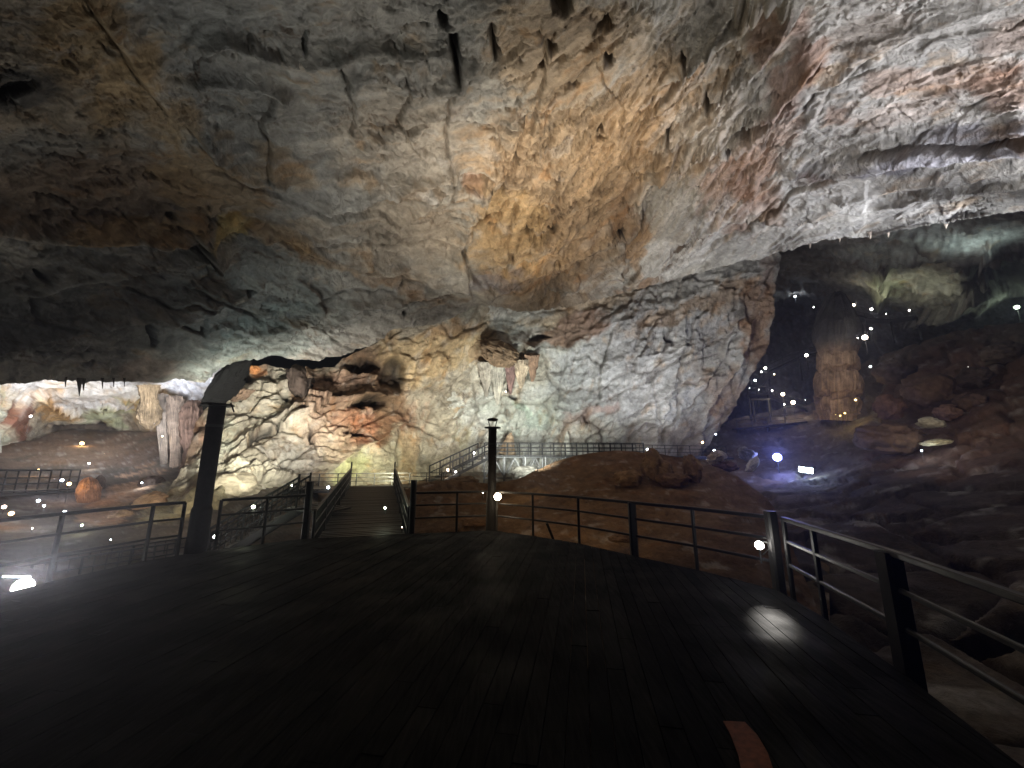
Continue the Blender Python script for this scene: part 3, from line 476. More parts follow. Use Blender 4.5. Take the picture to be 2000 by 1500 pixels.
# ---------- the dark boulder slope on the right
TOPR = [(1380, 850), (1440, 815), (1500, 800), (1580, 790), (1700, 700), (1800, 665), (1900, 640), (2000, 625), (2400, 600), (2900, 600)]
U, V = gridUV(1380, 2700, 620, 1700, 4.2, top=TOPR)
def disp_r(P, U, V, WU, WV):
    h, x = disp_g(1.3, .8)(P, U, V, WU, WV); f, e, s = facets(P * .35 + 3); h += .9 * f * .6 - .5 * np.exp(-(e / .08) ** 2); x['s2'] = s; return h, x
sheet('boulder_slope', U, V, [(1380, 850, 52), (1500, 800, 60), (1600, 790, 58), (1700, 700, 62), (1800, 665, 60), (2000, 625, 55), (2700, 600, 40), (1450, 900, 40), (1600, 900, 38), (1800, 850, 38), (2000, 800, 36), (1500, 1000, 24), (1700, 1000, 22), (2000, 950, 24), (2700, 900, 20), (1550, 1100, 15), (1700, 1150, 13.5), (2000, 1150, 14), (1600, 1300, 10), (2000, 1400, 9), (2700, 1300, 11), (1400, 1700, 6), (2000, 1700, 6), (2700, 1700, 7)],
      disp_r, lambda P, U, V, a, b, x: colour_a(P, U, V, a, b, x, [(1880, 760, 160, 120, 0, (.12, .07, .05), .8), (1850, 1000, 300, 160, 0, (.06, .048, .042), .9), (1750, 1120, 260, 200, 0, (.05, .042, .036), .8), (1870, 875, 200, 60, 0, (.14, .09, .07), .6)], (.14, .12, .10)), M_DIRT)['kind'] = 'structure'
# ---------- right chamber: far ceiling, back wall
U, V = gridUV(1380, 2900, 330, 900, 3.6)
PAINT_D = [(1850, 475, 220, 20, 7, (.38, .42, .40), .95), (1700, 450, 200, 30, 0, (.28, .28, .28), .6), (1800, 560, 110, 50, 0, (.34, .33, .26), .8), (1730, 560, 26, 50, 0, (.36, .38, .26), .8), (1600, 620, 90, 90, 0, (.16, .15, .15), .6), (1530, 520, 60, 30, 0, (.26, .26, .25), .6)]
sheet('far_chamber_vault', U, V, [(1380, 330, 52), (1500, 480, 58), (1560, 530, 66), (1700, 430, 46), (1700, 500, 56), (1750, 520, 60), (1900, 470, 48), (1900, 500, 56), (2000, 420, 42), (2000, 500, 60), (2900, 400, 46), (1550, 620, 84), (1700, 640, 82), (1800, 560, 68), (1900, 600, 70), (2000, 600, 75), (2900, 700, 60), (1380, 700, 80), (1500, 850, 76), (2900, 900, 60), (2000, 850, 80)],
      disp_b(.6, 1.3, (0, 0, 1), [([(1640, 520), (1760, 505), (1900, 500), (2000, 497)], 2.5, 30), ([(1720, 610), (1735, 560), (1720, 510)], 2.5, 40), ([(1925, 500), (1920, 560), (1870, 600), (1780, 612)], 3.0, 50), ([(1780, 560), (1850, 580), (1900, 560)], 1.5, 20)], [(1960, 540, 70, 30, 0, 5)]),
      lambda P, U, V, a, b, x: colour_a(P, U, V, a, b, x, PAINT_D, (.16, .16, .15)), M_FAR)['kind'] = 'structure'

# ---------------------------------------------------------------- loose rocks and dripstone
def rock_obj(name, c, rad, label, cat, col, seed, mat=None, rough=.22, sub=5, group=None, rot=0, flat=0):
    bm = bmesh.new(); bmesh.ops.create_icosphere(bm, subdivisions=sub, radius=1)
    V = np.array([v.co[:] for v in bm.verts]); F = [[v.index for v in f.verts] for f in bm.faces]; bm.free()
    f, e, s = facets(V * 1.3 + seed * 7.7); f2, e2, s2 = facets(V * 3.1 + seed * 3.1)
    k = 1 + rough * (1.1 * f + .35 * f2 + .8 * fbm(V * 1.1 + seed, 3) + .25 * (billow(V * 4 + seed, 4) - .3))
    V = V * k[:, None]; col = np.array(col)[None] * (1 + .5 * fbm(V * 2 + seed, 4) + .4 * (s2 - .5))[:, None]
    V = V * np.array(rad)
    cr, sr = math.cos(rot), math.sin(rot); x = V[:, 0] * cr - V[:, 2] * sr; z = V[:, 0] * sr + V[:, 2] * cr; V[:, 0] = x; V[:, 2] = z
    o = build(name, V, F, mat or M_BOUL, None, True, np.clip(col, .01, .8)); o.location = c
    return tag(o, label, cat, group)
def rock_px(name, u, v, r, ru, rv, label, col, seed, group=None, **k):
    return rock_obj(name, at(u, v, r), (pxm(r, ru) * fz(u, v) * fx(u), pxm(r, (ru + rv) * .5) * fz(u, v), pxm(r, rv) * fz(u, v)), label, 'boulder', col, seed, group=group, **k)
GB = 'boulders on the slope of the right chamber'
rock_px('boulder', 1815, 762, 42, 52, 34, 'largest rounded brown boulder in the middle of the right slope', (.14, .095, .065), 1, GB, rot=.2)
rock_px('boulder', 1737, 796, 38, 29, 23, 'round brown boulder just left of and below the largest one', (.15, .09, .06), 2, GB)
rock_px('boulder', 1897, 790, 40, 31, 22, 'reddish brown boulder just right of the largest one', (.11, .075, .055), 3, GB)
rock_px('boulder', 1733, 856, 34, 62, 30, 'broad low brown boulder above the bluish white glint on the right slope', (.10, .07, .05), 4, GB, rot=-.2)
rock_px('boulder', 1742, 726, 46, 36, 24, 'dim brown boulder between the stalagmite tower and the largest boulder', (.10, .08, .07), 5, GB)
rock_px('boulder', 1902, 738, 44, 32, 20, 'dim angular boulder above the reddish one on the right slope', (.10, .08, .07), 6, GB)
rock_px('boulder', 1818, 826, 36, 27, 10, 'small pale grey boulder tucked under the largest brown one', (.42, .42, .34), 7, GB, rot=-.15)
rock_px('rock_slab', 1828, 864, 33, 34, 6, 'thin pale slab lit yellowish beside the broad low boulder', (.5, .5, .34), 8, GB, rot=.15)
rock_px('boulder', 1850, 806, 39, 24, 14, 'small brown boulder wedged under the right end of the largest one', (.22, .14, .1), 9, GB)
rock_px('boulder', 1960, 690, 48, 40, 22, 'dark boulder high at the right edge of the slope', (.13, .11, .1), 10, GB)
GM = 'rocks on the crest of the dirt mound'
rock_px('boulder', 1283, 915, 20.4, 24, 37, 'pointed brown rock standing tallest on the dirt mound', (.26, .175, .10), 21, GM, rough=.3, rot=.5)
rock_px('boulder', 1226, 934, 19.6, 27, 16, 'low rounded brown rock left of the pointed one on the mound', (.28, .185, .105), 22, GM)
rock_px('boulder', 1352, 918, 20.4, 17, 27, 'upright brown rock right of the pointed one on the mound', (.25, .17, .10), 23, GM, rot=.2)
rock_px('boulder', 1312, 938, 19.6, 32, 14, 'buried brown rock at the foot of the pointed one', (.2, .125, .07), 24, GM)
rock_px('boulder', 1398, 893, 28, 19, 11, 'pale pinkish white block behind the right end of the mound', (.62, .55, .48), 25, None, rot=.5, rough=.28)
rock_px('boulder', 1458, 888, 33, 20, 12, 'tilted grey block left of the blue lamp', (.3, .29, .27), 26, None, rot=-.5, rough=.3)
rock_px('rock_slab', 1470, 907, 32, 20, 6, 'thin pale slab leaning beside the tilted grey block', (.55, .53, .45), 27, None, rot=.9, rough=.2)
rock_px('boulder', 1415, 912, 28, 26, 10, 'low reddish dark rock under the pale white block', (.2, .12, .1), 28, None)
rock_px('boulder', 1215, 1052, 12.5, 26, 7, 'small dark brown stone lying on dirt below the rail', (.16, .1, .06), 29, None)
rock_px('boulder', 935, 1020, 14.8, 34, 8, 'low brown stone on dirt left of the central column', (.2, .12, .07), 30, None)
rock_px('boulder', 290, 985, 26, 38, 18, 'orange brown rock catching light behind the left rail', (.48, .32, .2), 31, None, rot=.5)
rock_px('boulder', 237, 1010, 25, 24, 13, 'small round tan rock at the left foot of the orange one', (.45, .32, .22), 32, None)
rock_px('boulder', 300, 945, 32, 28, 14, 'dark brown rock above the orange one near the flowstone wall', (.16, .12, .1), 33, None)
rock_px('boulder', 905, 940, 24, 30, 9, 'brown rock heap left of the central column foot', (.2, .14, .09), 34, None)
rock_px('boulder', 1025, 925, 26, 30, 16, 'dark rock under the raised walkway beside its white floodlight', (.16, .15, .13), 35, None)
rock_px('boulder', 450, 950, 25, 62, 26, 'broad domed cream rock at the foot of the flowstone wall', (.32, .28, .2), 36, None, rough=.16)
rock_px('boulder', 468, 912, 27, 26, 18, 'rounded cream lump above the domed rock by the wall', (.46, .42, .32), 37, None, rough=.25)
rock_px('boulder', 395, 995, 23.5, 50, 42, 'leaning yellowish rock behind the left column', (.28, .25, .16), 38, None, rough=.2, rot=.6)

def dripstone(name, base, top, prof, label, cat, col, seed, flutes=9, amp=.14, group=None, n=120, m=200, bands=0, topcol=None):
    """a fluted mass of flowstone round the line base-top; prof = (height fraction, radius)"""
    base = Vector(base); top = Vector(top); prof = [(a, b * math.cos(math.atan2(base.x, base.y)) ** 2) for a, b in prof]; H = (top - base).length; ax = (top - base).normalized()
    q = Vector((0, 0, 1)).rotation_difference(ax)
    t = np.linspace(0, 1, m); th = np.linspace(0, 2 * np.pi, n, endpoint=False); T_, TH = np.meshgrid(t, th, indexing='ij')
    r_ = pl(prof, T_.ravel()).reshape(T_.shape)
    X = np.stack([np.cos(TH), np.sin(TH), T_ * .7], -1); sc = 1
    lo = T_ + .05 * perlin(np.stack([np.cos(TH) * 2.5, np.sin(TH) * 2.5, TH * 0 + seed], -1))
    r_ = pl(prof, np.clip(lo, 0, 1).ravel()).reshape(T_.shape)
    fl = billow(np.stack([np.cos(TH) * flutes * .5, np.sin(TH) * flutes * .5, T_ * 3 + seed * 3.3], -1), 3) - .3
    k = 1 + amp * 2.2 * fl + .35 * amp * 2 * fbm(np.stack([np.cos(TH) * 1.5, np.sin(TH) * 1.5, T_ * 7 + seed], -1), 3)
    if bands: k += amp * .8 * billow(np.stack([np.cos(TH) * 1.2, np.sin(TH) * 1.2, T_ * bands + seed], -1), 3)
    r_ = r_ * k
    V = np.stack([np.cos(TH) * r_, np.sin(TH) * r_, T_ * H], -1).reshape(-1, 3); Mq = np.array(q.to_matrix()); V = V @ Mq.T
    i = np.arange(n * m).reshape(m, n); F = np.stack([i[:-1], np.roll(i[:-1], -1, 1), np.roll(i[1:], -1, 1), i[1:]], -1).reshape(-1, 4)
    c = np.array(col)[None] * (1 + .7 * fbm(V * 1.2 + seed, 4) + 1.4 * fl.ravel())[:, None]
    if topcol: kt = smooth(.45, .62, T_.ravel() + .1 * fl.ravel())[:, None]; c = c * (1 - kt) + kt * np.array(topcol) * (1 + .4 * fbm(V * .6, 4))[:, None]
    o = build(name, V, F, M_BOUL, None, True, np.clip(c, .01, .8)); o.location = base
    return tag(o, label, cat, group)
r = 50
dripstone('stalagmite', at(1636, 822, r), at(1634, 570, r + 2), [(0, 3.2), (.05, 3.3), (.055, 2.6), (.1, 3.0), (.16, 3.2), (.165, 2.2), (.21, 2.4), (.22, 3.2), (.30, 3.3), (.36, 3.0), (.365, 2.2), (.40, 2.4), (.41, 2.9), (.50, 2.8), (.505, 2.4), (.56, 2.9), (.64, 3.4), (.75, 3.2), (.86, 2.3), (.95, 1.3), (1, .15)],
          'tall tiered stalagmite tower rising in the dark right chamber', 'stalagmite', (.34, .25, .18), 2, 16, .10, None, 200, 260, topcol=(.075, .075, .072))
dripstone('stalagmite', at(175, 998, 30), at(172, 932, 30), [(0, .85), (.3, .8), (.6, .95), (.85, .75), (1, .2)], 'squat orange lit stalagmite in the far left chamber', 'stalagmite', (.36, .22, .15), 5, 12, .2)
dripstone('stalagmite', at(193, 996, 33), at(196, 928, 33), [(0, .6), (.4, .45), (.8, .5), (.9, .4), (1, .1)], 'dark stalagmite standing right behind the squat orange one', 'stalagmite', (.09, .07, .06), 6, 8, .2)
dripstone('stalagmite', at(990, 888, 34), at(998, 845, 34), [(0, .75), (.4, .55), (.8, .3), (1, .03)], 'pointed brown stalagmite behind the raised walkway rail', 'stalagmite', (.34, .25, .17), 7, 7, .12)
dripstone('stalagmite', at(1107, 880, 35), at(1108, 843, 35), [(0, .5), (.4, .3), (.8, .18), (1, .02)], 'slim pale stalagmite against the buttress behind the walkway', 'stalagmite', (.56, .54, .48), 8, 7, .12)
# columns and curtains between the chamber and the flowstone wall
GC = 'dripstone columns left of the flowstone wall'
dripstone('dripstone_column', at(322, 950, 36), at(316, 782, 43), [(0, .8), (.12, .5), (.25, .35), (.5, .5), (.75, .8), (1, 1.3)], 'slender grey dripstone column at the edge of the left chamber', 'dripstone column', (.24, .2, .16), 11, 12, .25, GC)
dripstone('dripstone_column', at(343, 950, 35), at(342, 785, 42.5), [(0, .9), (.15, .6), (.35, .45), (.6, .7), (1, 1.2)], 'ribbed tan dripstone column beside the slender grey one', 'dripstone column', (.27, .21, .16), 12, 12, .25, GC)
dripstone('dripstone_column', at(376, 920, 33), at(376, 792, 40), [(0, 1.0), (.25, .7), (.45, 1.1), (.75, 1.2), (1, .9)], 'stout reddish brown dripstone column just left of the dark post', 'dripstone column', (.17, .11, .08), 13, 10, .3, GC, bands=8)
dripstone('stalactite', at(293, 838, 40), at(290, 752, 40), [(0, .3), (.15, 1.1), (.4, 1.3), (.7, .9), (1, 1.2)], 'bulbous tan hanging dripstone over the left chamber', 'stalactite', (.15, .11, .065), 14, 9, .3)
dripstone('dripstone_column', at(-9, 885, 38), at(-12, 745, 38), [(0, .6), (.4, .45), (.7, .5), (1, .7)], 'pale greenish dripstone column at the left edge of the view', 'dripstone column', (.42, .42, .34), 15, 10, .15)
# curtain of drips on the wall under the brown overhang
GT = 'drip curtains hanging on the wall under the brown overhang'
for k, (u, v0, v1, wd, lab) in enumerate([(950, 705, 775, .75, 'pale drip curtain, leftmost of those under the brown overhang'), (972, 702, 790, .8, 'longest pale drip curtain under the brown overhang'), (997, 705, 770, .55, 'dark purplish drip curtain under the brown overhang'), (1018, 700, 758, .8, 'tan drip curtain under the right end of the brown overhang'), (1040, 692, 745, .6, 'short brown drip curtain, rightmost under the brown overhang')]):
    dripstone('drip_curtain', at(u, v1, 36.2), at(u, v0, 35.6), [(0, .1), (.3, wd * .5), (.7, wd * .9), (1, wd * 1.1)], lab, 'stalactite', [(.36, .33, .28), (.38, .36, .31), (.2, .13, .12), (.44, .36, .27), (.3, .2, .14)][k], 20 + k, 11, .3, GT)
dripstone('hanging_rock_or_shade', at(965, 715, 35.2), at(985, 668, 35), [(0, .2), (.2, 1.4), (.6, 2.0), (.85, 1.6), (1, .6)], 'brown overhanging rock knob above the drip curtains', 'rock', (.2, .14, .09), 30, 6, .25)
# drooping pieces at the ceiling lips
for k, (u, v, ln, rr, r_) in enumerate([(155, 746, 28, .15, 23.2), (163, 747, 16, .11, 23.3), (200, 746, 13, .07, 23.5), (222, 746, 10, .06, 23.6), (243, 746, 9, .06, 23.7), (128, 744, 12, .08, 23)]):
    labs = ['longest dark stalactite on the left ceiling lip', 'short dark stalactite touching the longest one', 'tiny dark stalactite midway along the left ceiling lip', 'small dark point right of the midway stalactite on the lip', 'last small dark point toward the right on the left lip', 'short dark stalactite left of the longest one on the lip']
    dripstone('stalactite', at(u, v + ln, r_), at(u, v - 8, r_), [(0, .02), (.3, rr * .5), (.7, rr), (1, rr * 1.6)], labs[k], 'stalactite', (.12, .11, .1), 40 + k, 6, .2, 'stalactites on the left ceiling lip', 24, 30)
for k, (u, v, ln, rr, r_) in enumerate([(1582, 474, 12, .2, 37), (1735, 452, 12, .25, 32.5), (1848, 433, 14, .28, 30), (1850, 431, 8, .4, 29.5), (1700, 460, 7, .2, 33), (1640, 465, 8, .2, 35)]):
    labs = ['white small stalactite over the tiny lamps of the right chamber', 'brown stalactite midway along the right ceiling lip', 'longest stalactite on the right ceiling lip', 'stubby root of rock beside the longest stalactite on the right lip', 'short stalactite left of the midway one on the right lip', 'small stalactite above the stalagmite tower']
    dripstone('stalactite', at(u, v + ln, r_), at(u, v - 8, r_), [(0, .02), (.3, rr * .5), (.7, rr), (1, rr * 1.6)], labs[k], 'stalactite', (.4, .34, .28), 50 + k, 6, .2, 'stalactites on the right ceiling lip', 24, 30)
# ledges of rock in the gap between ceiling and wall, plus a shape for its shadow
rock_px('rock_flake', 588, 748, 31.5, 22, 36, 'dark brown wedge of rock jutting from the top of the flowstone wall', (.08, .06, .05), 61, None, rough=.25, rot=.35)
rock_px('rock_flake', 495, 722, 31.5, 13, 9, 'small rust orange rock at the top of the flowstone wall', (.45, .2, .08), 62, None)
rock_px('hanging_rock_or_shade', 447, 747, 28.5, 8.5, 56, 'black leaning shape standing in for the shadowed gap above the left column', (.010, .010, .010), 63, None, rough=.3, rot=-.5)  # black form put in for the shadowed gap, no real spur
rock_px('rock_flake', 470, 772, 30, 26, 8, 'brown flake of rock jutting right of the black gap shape', (.2, .14, .1), 64, None, rough=.3, rot=.45)

# ---------------------------------------------------------------- deck, its beams
def V2(x, y, z=0): return Vector((x, y, z))
DK = [(-6.9, -4), (-6.75, 2), (-6.45, 5.8), (-6.2, 6.95), (-5.77, 7.6), (-4.49, 8.82), (-2.33, 9.4), (-.5, 9.85), (.46, 9.15), (1.36, 8.35), (2.157, 7.3), (2.85, 6.42), (3.46, 5.45), (3.36, 4.6), (3.1, 3.45), (2.72, 2.2), (2.3, .8), (1.6, -4)]
def clip(poly, a, b, c):    # keep a*x+b*y<=c
    o = []
    for i in range(len(poly)):
        p, q = poly[i], poly[(i+1) % len(poly)]; fp, fq = a*p[0]+b*p[1]-c, a*q[0]+b*q[1]-c
        if fp <= 0: o.append(p)
        if fp * fq < 0: t = fp / (fp - fq); o.append((p[0]+(q[0]-p[0])*t, p[1]+(q[1]-p[1])*t))
    return o
ang = R(-10); nx, ny = math.cos(ang), math.sin(ang)     # boards run a little right of straight ahead
vv, ff, cc = [], [], []; wb = .145; k = -60
for k in range(-62, 40):
    p = clip(clip(DK, nx, ny, (k + 1) * wb - .006), -nx, -ny, -(k * wb))
    if len(p) < 3: continue
    # cut into lengths with staggered joints
    ax, ay = -ny, nx
    off = random.random() * 2.4
    for j in range(-3, 6):
        q = clip(clip(p, ax, ay, (j + 1) * 2.4 + off - .004), -ax, -ay, -(j * 2.4 + off))
        if len(q) < 3: continue
        b = len(vv); z = random.uniform(-.004, .003); n = len(q); sh = random.uniform(.7, 1.35)
        vv += [(x, y, z) for x, y in q] + [(x, y, z - .035) for x, y in q]; ff.append(tuple(range(b, b + n))); ff += [(b+i, b+n+i, b+n+(i+1) % n, b+(i+1) % n) for i in range(n)]
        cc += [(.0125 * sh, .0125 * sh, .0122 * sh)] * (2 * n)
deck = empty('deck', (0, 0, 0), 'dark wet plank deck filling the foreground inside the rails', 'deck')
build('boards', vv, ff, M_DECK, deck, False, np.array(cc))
m = MB()
for a, b in zip(DK, DK[1:] + DK[:1]):
    m.bar((a[0] * 1.004, a[1] * 1.004, -.16), (b[0] * 1.004, b[1] * 1.004, -.16), .09, .24)
m.build('edge_beam', M_METAL, deck)

# ---------------------------------------------------------------- railings
def railing(label, pts, mats=None, h=.9, mids=(.33, .62), post=.05, thick=(), tall={}, group='railings round the deck', sink=.28, rail=.05, pts_z=None, name='railing', balus=0, tw=.13, mid_w=None):
    """pts: base points of the posts, in order; rails run from post to post"""
    pts = [Vector(p) for p in pts]
    t = empty(name, pts[0], label, 'railing', group); M = mats or M_METAL
    g = MB()
    for a, b in zip(pts, pts[1:]): g.bar(a + V2(0, 0, h), b + V2(0, 0, h), rail * 1.3, rail)
    g.build('top_rail', M, t)
    for z in mids:
        g = MB()
        for a, b in zip(pts, pts[1:]): g.bar(a + V2(0, 0, z), b + V2(0, 0, z), mid_w or rail * .75)
        g.build('mid_rail', M, t)
    for i, p in enumerate(pts):
        w_ = tw if i in thick else post
        MB().bar(p - V2(0, 0, sink), p + V2(0, 0, tall.get(i, h)), w_, w_, up=(0, 1, 0)).build('post', M, t)
    if balus:
        for a, b in zip(pts, pts[1:]):
            n = max(1, int((b - a).length / balus))
            for k in range(1, n): p = a.lerp(b, k / n); MB().bar(p + V2(0, 0, .08), p + V2(0, 0, h - .02), .022).build('baluster', M, t)
    return t
def off(p, d=.06):   # just outside the deck edge
    v = Vector((p[0] + 1.2, p[1] - 3, 0)).normalized(); return V2(p[0] + v.x * d, p[1] + v.y * d, 0)
railing('dark deck railing running from the left column toward the viewer', [off(q) for q in [(-5.95, 7.3), (-6.2, 6.95), (-6.45, 5.8), (-6.62, 4.2), (-6.75, 2.4), (-6.82, .5), (-6.9, -3)]])
railing('dark deck railing between the left column and the walkway entrance', [off(q) for q in [(-5.62, 7.75), (-5.05, 8.27), (-4.49, 8.82)]], thick=(2,), tall={2: 1.2})
railing('dark deck railing between the walkway entrance and the central column', [off(q) for q in [(-2.33, 9.4), (-1.33, 9.65), (-.62, 9.83)]], thick=(0,), tall={0: 1.2})
railing('long dark deck railing between the central column and the corner floodlight post', [off(q) for q in [(-.38, 9.78), (.46, 9.15), (1.36, 8.35), (2.157, 7.3), (2.85, 6.42), (3.46, 5.45)]], thick=(3, 5), tall={5: .98})
railing('dark deck railing with shiny rails right of the corner floodlight post', [off(q, .07) for q in [(3.52, 5.3), (3.36, 4.6), (3.1, 3.45), (2.72, 2.2), (2.3, .8), (1.9, -2)]], thick=(2, 4), tw=.15)
# ---------------------------------------------------------------- columns
def column(p, rad, top, label, lantern=True):
    t = empty('lamp_column', p, label, 'column'); x, y = p[0], p[1]
    MB().lathe((x, y, -.3), [(rad * 1.18, 0), (rad * 1.18, .3), (rad * 1.18, 1.05), (rad, 1.12), (rad, top + .3)], 32).build('shaft', M_COL, t, False)
    MB().lathe((x, y, top), [(rad * 1.95, 0), (rad * 2.0, .012), (rad * 1.95, .03), (rad * .8, .045)], 32).build('collar_plate', M_METAL, t)
    MB().lathe((x, y, top - .42), [(rad * 1.06, 0), (rad * 1.06, .05)], 32).build('band', M_METAL, t)
    if not lantern:
        g = MB().tube([(x + rad, y, top - .02), (x + rad + .12, y, top + .05), (x + rad + .2, y, top - .12)], .015); g.build('hook', M_METAL, t); return t
    g = MB()
    for s in (-1, 1): g.tube([(x + s * .07, y, top + .04), (x + s * .085, y, top + .1), (x + s * .11, y, top + .2)], .012)
    g.build('bracket', M_METAL, t)
    MB().lathe((x, y, top + .19), [(.12, 0), (.14, .02), (.135, .05), (.09, .07)], 24).build('lamp_cap', M_METAL, t)
    return t
column((-.5, 9.92, 0), .105, 2.47, 'round dark column with a small lantern top at the middle of the deck edge')
LC = at_z(382, 1078, 0)
column((LC.x, LC.y, 0), .14, 2.72, 'thick round dark column on the left of the deck', False)

# ---------------------------------------------------------------- walkways
def plankway(t, a, b, wd, mat=M_WALKWOOD, name='boards', board=.16, th=.05):
    a = Vector(a); b = Vector(b); d = b - a; n = max(1, int(d.length / board)); x = Vector((d.y, -d.x, 0)).normalized() * wd / 2; g = MB()
    dd = d / n
    for k in range(n):
        p = a + dd * (k + .5) + V2(0, 0, random.uniform(-.004, .004)); g.bar(p - x, p + x, dd.length * .96, th, up=(0, 0, 1))
    g.build(name, mat, t)
def stringers(t, a, b, wd, mat=M_METAL):
    a = Vector(a); b = Vector(b); d = b - a; x = Vector((d.y, -d.x, 0)).normalized() * (wd / 2 - .05)
    for s in (-1, 1): MB().bar(a + x * s - V2(0, 0, .13), b + x * s - V2(0, 0, .13), .07, .14).build('beam', mat, t)
def legs(t, pts, z0, mat=M_METAL, wd=.09):
    for p in pts: MB().bar(Vector(p) - V2(0, 0, .1), (p[0], p[1], z0), wd).build('leg', mat, t)
# walk leading away between two rails
a0, a1 = V2(-3.45, 9.35, -.34), V2(-6.9, 19.6, .40)
dx = (a1 - a0); sx = Vector((dx.y, -dx.x, 0)).normalized()
t = empty('walkway', a0, 'brown plank walkway leading from the deck gap toward the wall', 'walkway'); plankway(t, a0, a1, 2.1); stringers(t, a0, a1, 2.1); legs(t, [a0.lerp(a1, f) + sx * s * .9 for f in (.3, .6, .95) for s in (-1, 1)], -3)
t = empty('deck_steps', (-3.4, 9.2, -.3), 'two dark plank steps down from the deck to the walkway', 'steps')
MB().bar(V2(-4.4, 9.0, -.17), V2(-2.4, 9.53, -.17), .3, .05).build('step', M_WALKWOOD, t)
q0 = [a0.lerp(a1, f) for f in (0, .18, .36, .54, .72, .9, 1)]
railing('dark walkway railing with close bars, left side', [p - sx * 1.02 for p in q0], group='railings of the walkway', balus=.17, sink=.1, post=.06, tall={6: 1.2})
railing('dark walkway railing with close bars and a small green lamp, right side', [p + sx * 1.02 for p in q0], group='railings of the walkway', balus=.17, sink=.1, post=.06, tall={6: 1.2})
# landing beyond it
l0, l1 = V2(-12.5, 22.5, .12), V2(-3.2, 24.6, .15)
t = empty('walkway', l0, 'plank landing crossing the far end of the walkway', 'walkway'); plankway(t, l0, l1, 2.6, board=.3); stringers(t, l0, l1, 2.6); plankway(t, V2(-6.95, 19.7, .36), V2(-7.6, 22, .2), 2.1, name='ramp_boards')
railing('low far railing seen at the end of the walkway', [l0.lerp(l1, k / 9) + V2(-.2, 1.2, 0) for k in range(10)], group='railings of the walkway', h=.75, mids=(.28, .52), rail=.045, sink=.2)
# stairs going down to the left from the walkway
s0, s1 = V2(-6.75, 12.9, .25), V2(-9.35, 12.2, -1.5)
def stairs(label, s0, s1, wd, mat=M_METAL, tread=M_WALKWOOD, rise=.18):
    t = empty('stairs', s0, label, 'stairs'); d = s1 - s0; n = int(abs(d.z) / rise); x = Vector((d.y, -d.x, 0)).normalized() * wd / 2; hd = Vector((d.x, d.y, 0)).normalized()
    for k in range(n):
        p = s0.lerp(s1, (k + .5) / n); MB().bar(p - x, p + x, .27, .045).build('tread', tread, t)
    for s in (-1, 1): MB().bar(s0 + x * s - V2(0, 0, .12), s1 + x * s - V2(0, 0, .12), .06, .22).build('stringer', mat, t)
    return x
x = stairs('dark stairs with bar railing going down left behind the deck rail', s0, s1, 1.5)
for s, lab in ((1, 'sloping bar railing on the near side of the descending stairs'), (-1, 'sloping bar railing on the far side of the descending stairs')):
    railing(lab, [s0.lerp(s1, f) + x * s for f in (0, .5, 1)], group='railings of the descending stairs', balus=.15, sink=.1, tall={0: 1.0}, rail=.06, mats=M_COL)
t = empty('walkway', s0, 'short plank bridge joining the walkway and the descending stairs', 'walkway'); plankway(t, V2(-5.5, 12.7, .0) + V2(0, 0, .1), s0, 1.5)
w0, w1 = s1.copy(), V2(-15.2, 11.5, -2.3)
t = empty('walkway', w0, 'lower plank walkway continuing left of the descending stairs', 'walkway'); plankway(t, w0, w1, 1.5, board=.25); stringers(t, w0, w1, 1.5); legs(t, [w0.lerp(w1, f) + V2(0, s * .6, 0) for f in (.1, .5, .9) for s in (-1, 1)], -6)
railing('bar railing of the lower walkway left of the descending stairs', [w0.lerp(w1, k / 5) - V2(0, .72, 0) for k in range(6)], group='railings of the lower walkway', balus=.25, sink=.1)
railing('far side bar railing of the lower walkway', [w0.lerp(w1, k / 5) + V2(0, .72, 0) for k in range(6)], group='railings of the lower walkway', balus=.25, sink=.1)
# far left walkway
w0, w1 = at(-60, 962, 31), at(122, 955, 33)
t = empty('walkway', w0, 'dark walkway in the far left chamber left of the squat orange stalagmite', 'walkway'); plankway(t, w0, w1, 1.6, board=.4); stringers(t, w0, w1, 1.6)
legs(t, [w0.lerp(w1, f) for f in (.2, .5, .8)], w0.z - 2)
railing('thin railing on the far left chamber walkway', [w0.lerp(w1, k / 8) + V2(0, .7, 0) for k in range(9)], group='railings of the far left walkway', h=1.0, sink=.1)
railing('near railing on the far left chamber walkway', [w0.lerp(w1, k / 8) - V2(0, .7, 0) for k in range(9)], group='railings of the far left walkway', h=1.0, sink=.1)
# rising stairs and raised walkway in front of the wall
s1, s0 = at_z(946, 889, 2.15), None
s1 = at(946, 890, 31.5); s0 = at(850, 938, 29)
x = stairs('grey lit stairs climbing right to the raised walkway', s0, s1, 1.7, M_STEEL, M_STEEL)
for s, lab in ((1, 'sloping near railing of the stairs climbing to the raised walkway'), (-1, 'sloping far railing of the stairs climbing to the raised walkway')):
    railing(lab, [s0.lerp(s1, f) + x * s for f in (0, .2, .4, .6, .8, 1)], group='railings of the climbing stairs', balus=.3, sink=.1, h=1.0, mids=(.5,), rail=.09, post=.09, mats=M_COL)
w0, w1 = s1.copy(), at(1250, 886, 34)
w1.z = w0.z
t = empty('raised_walkway', w0, 'raised walkway on steel trusses in front of the pale buttress', 'walkway'); plankway(t, w0, w1, 1.7, board=.4); stringers(t, w0, w1, 1.7)
tr = MB(); lg = []
dv = (w1 - w0); yx = Vector((dv.y, -dv.x, 0)).normalized() * .8; nb = 8
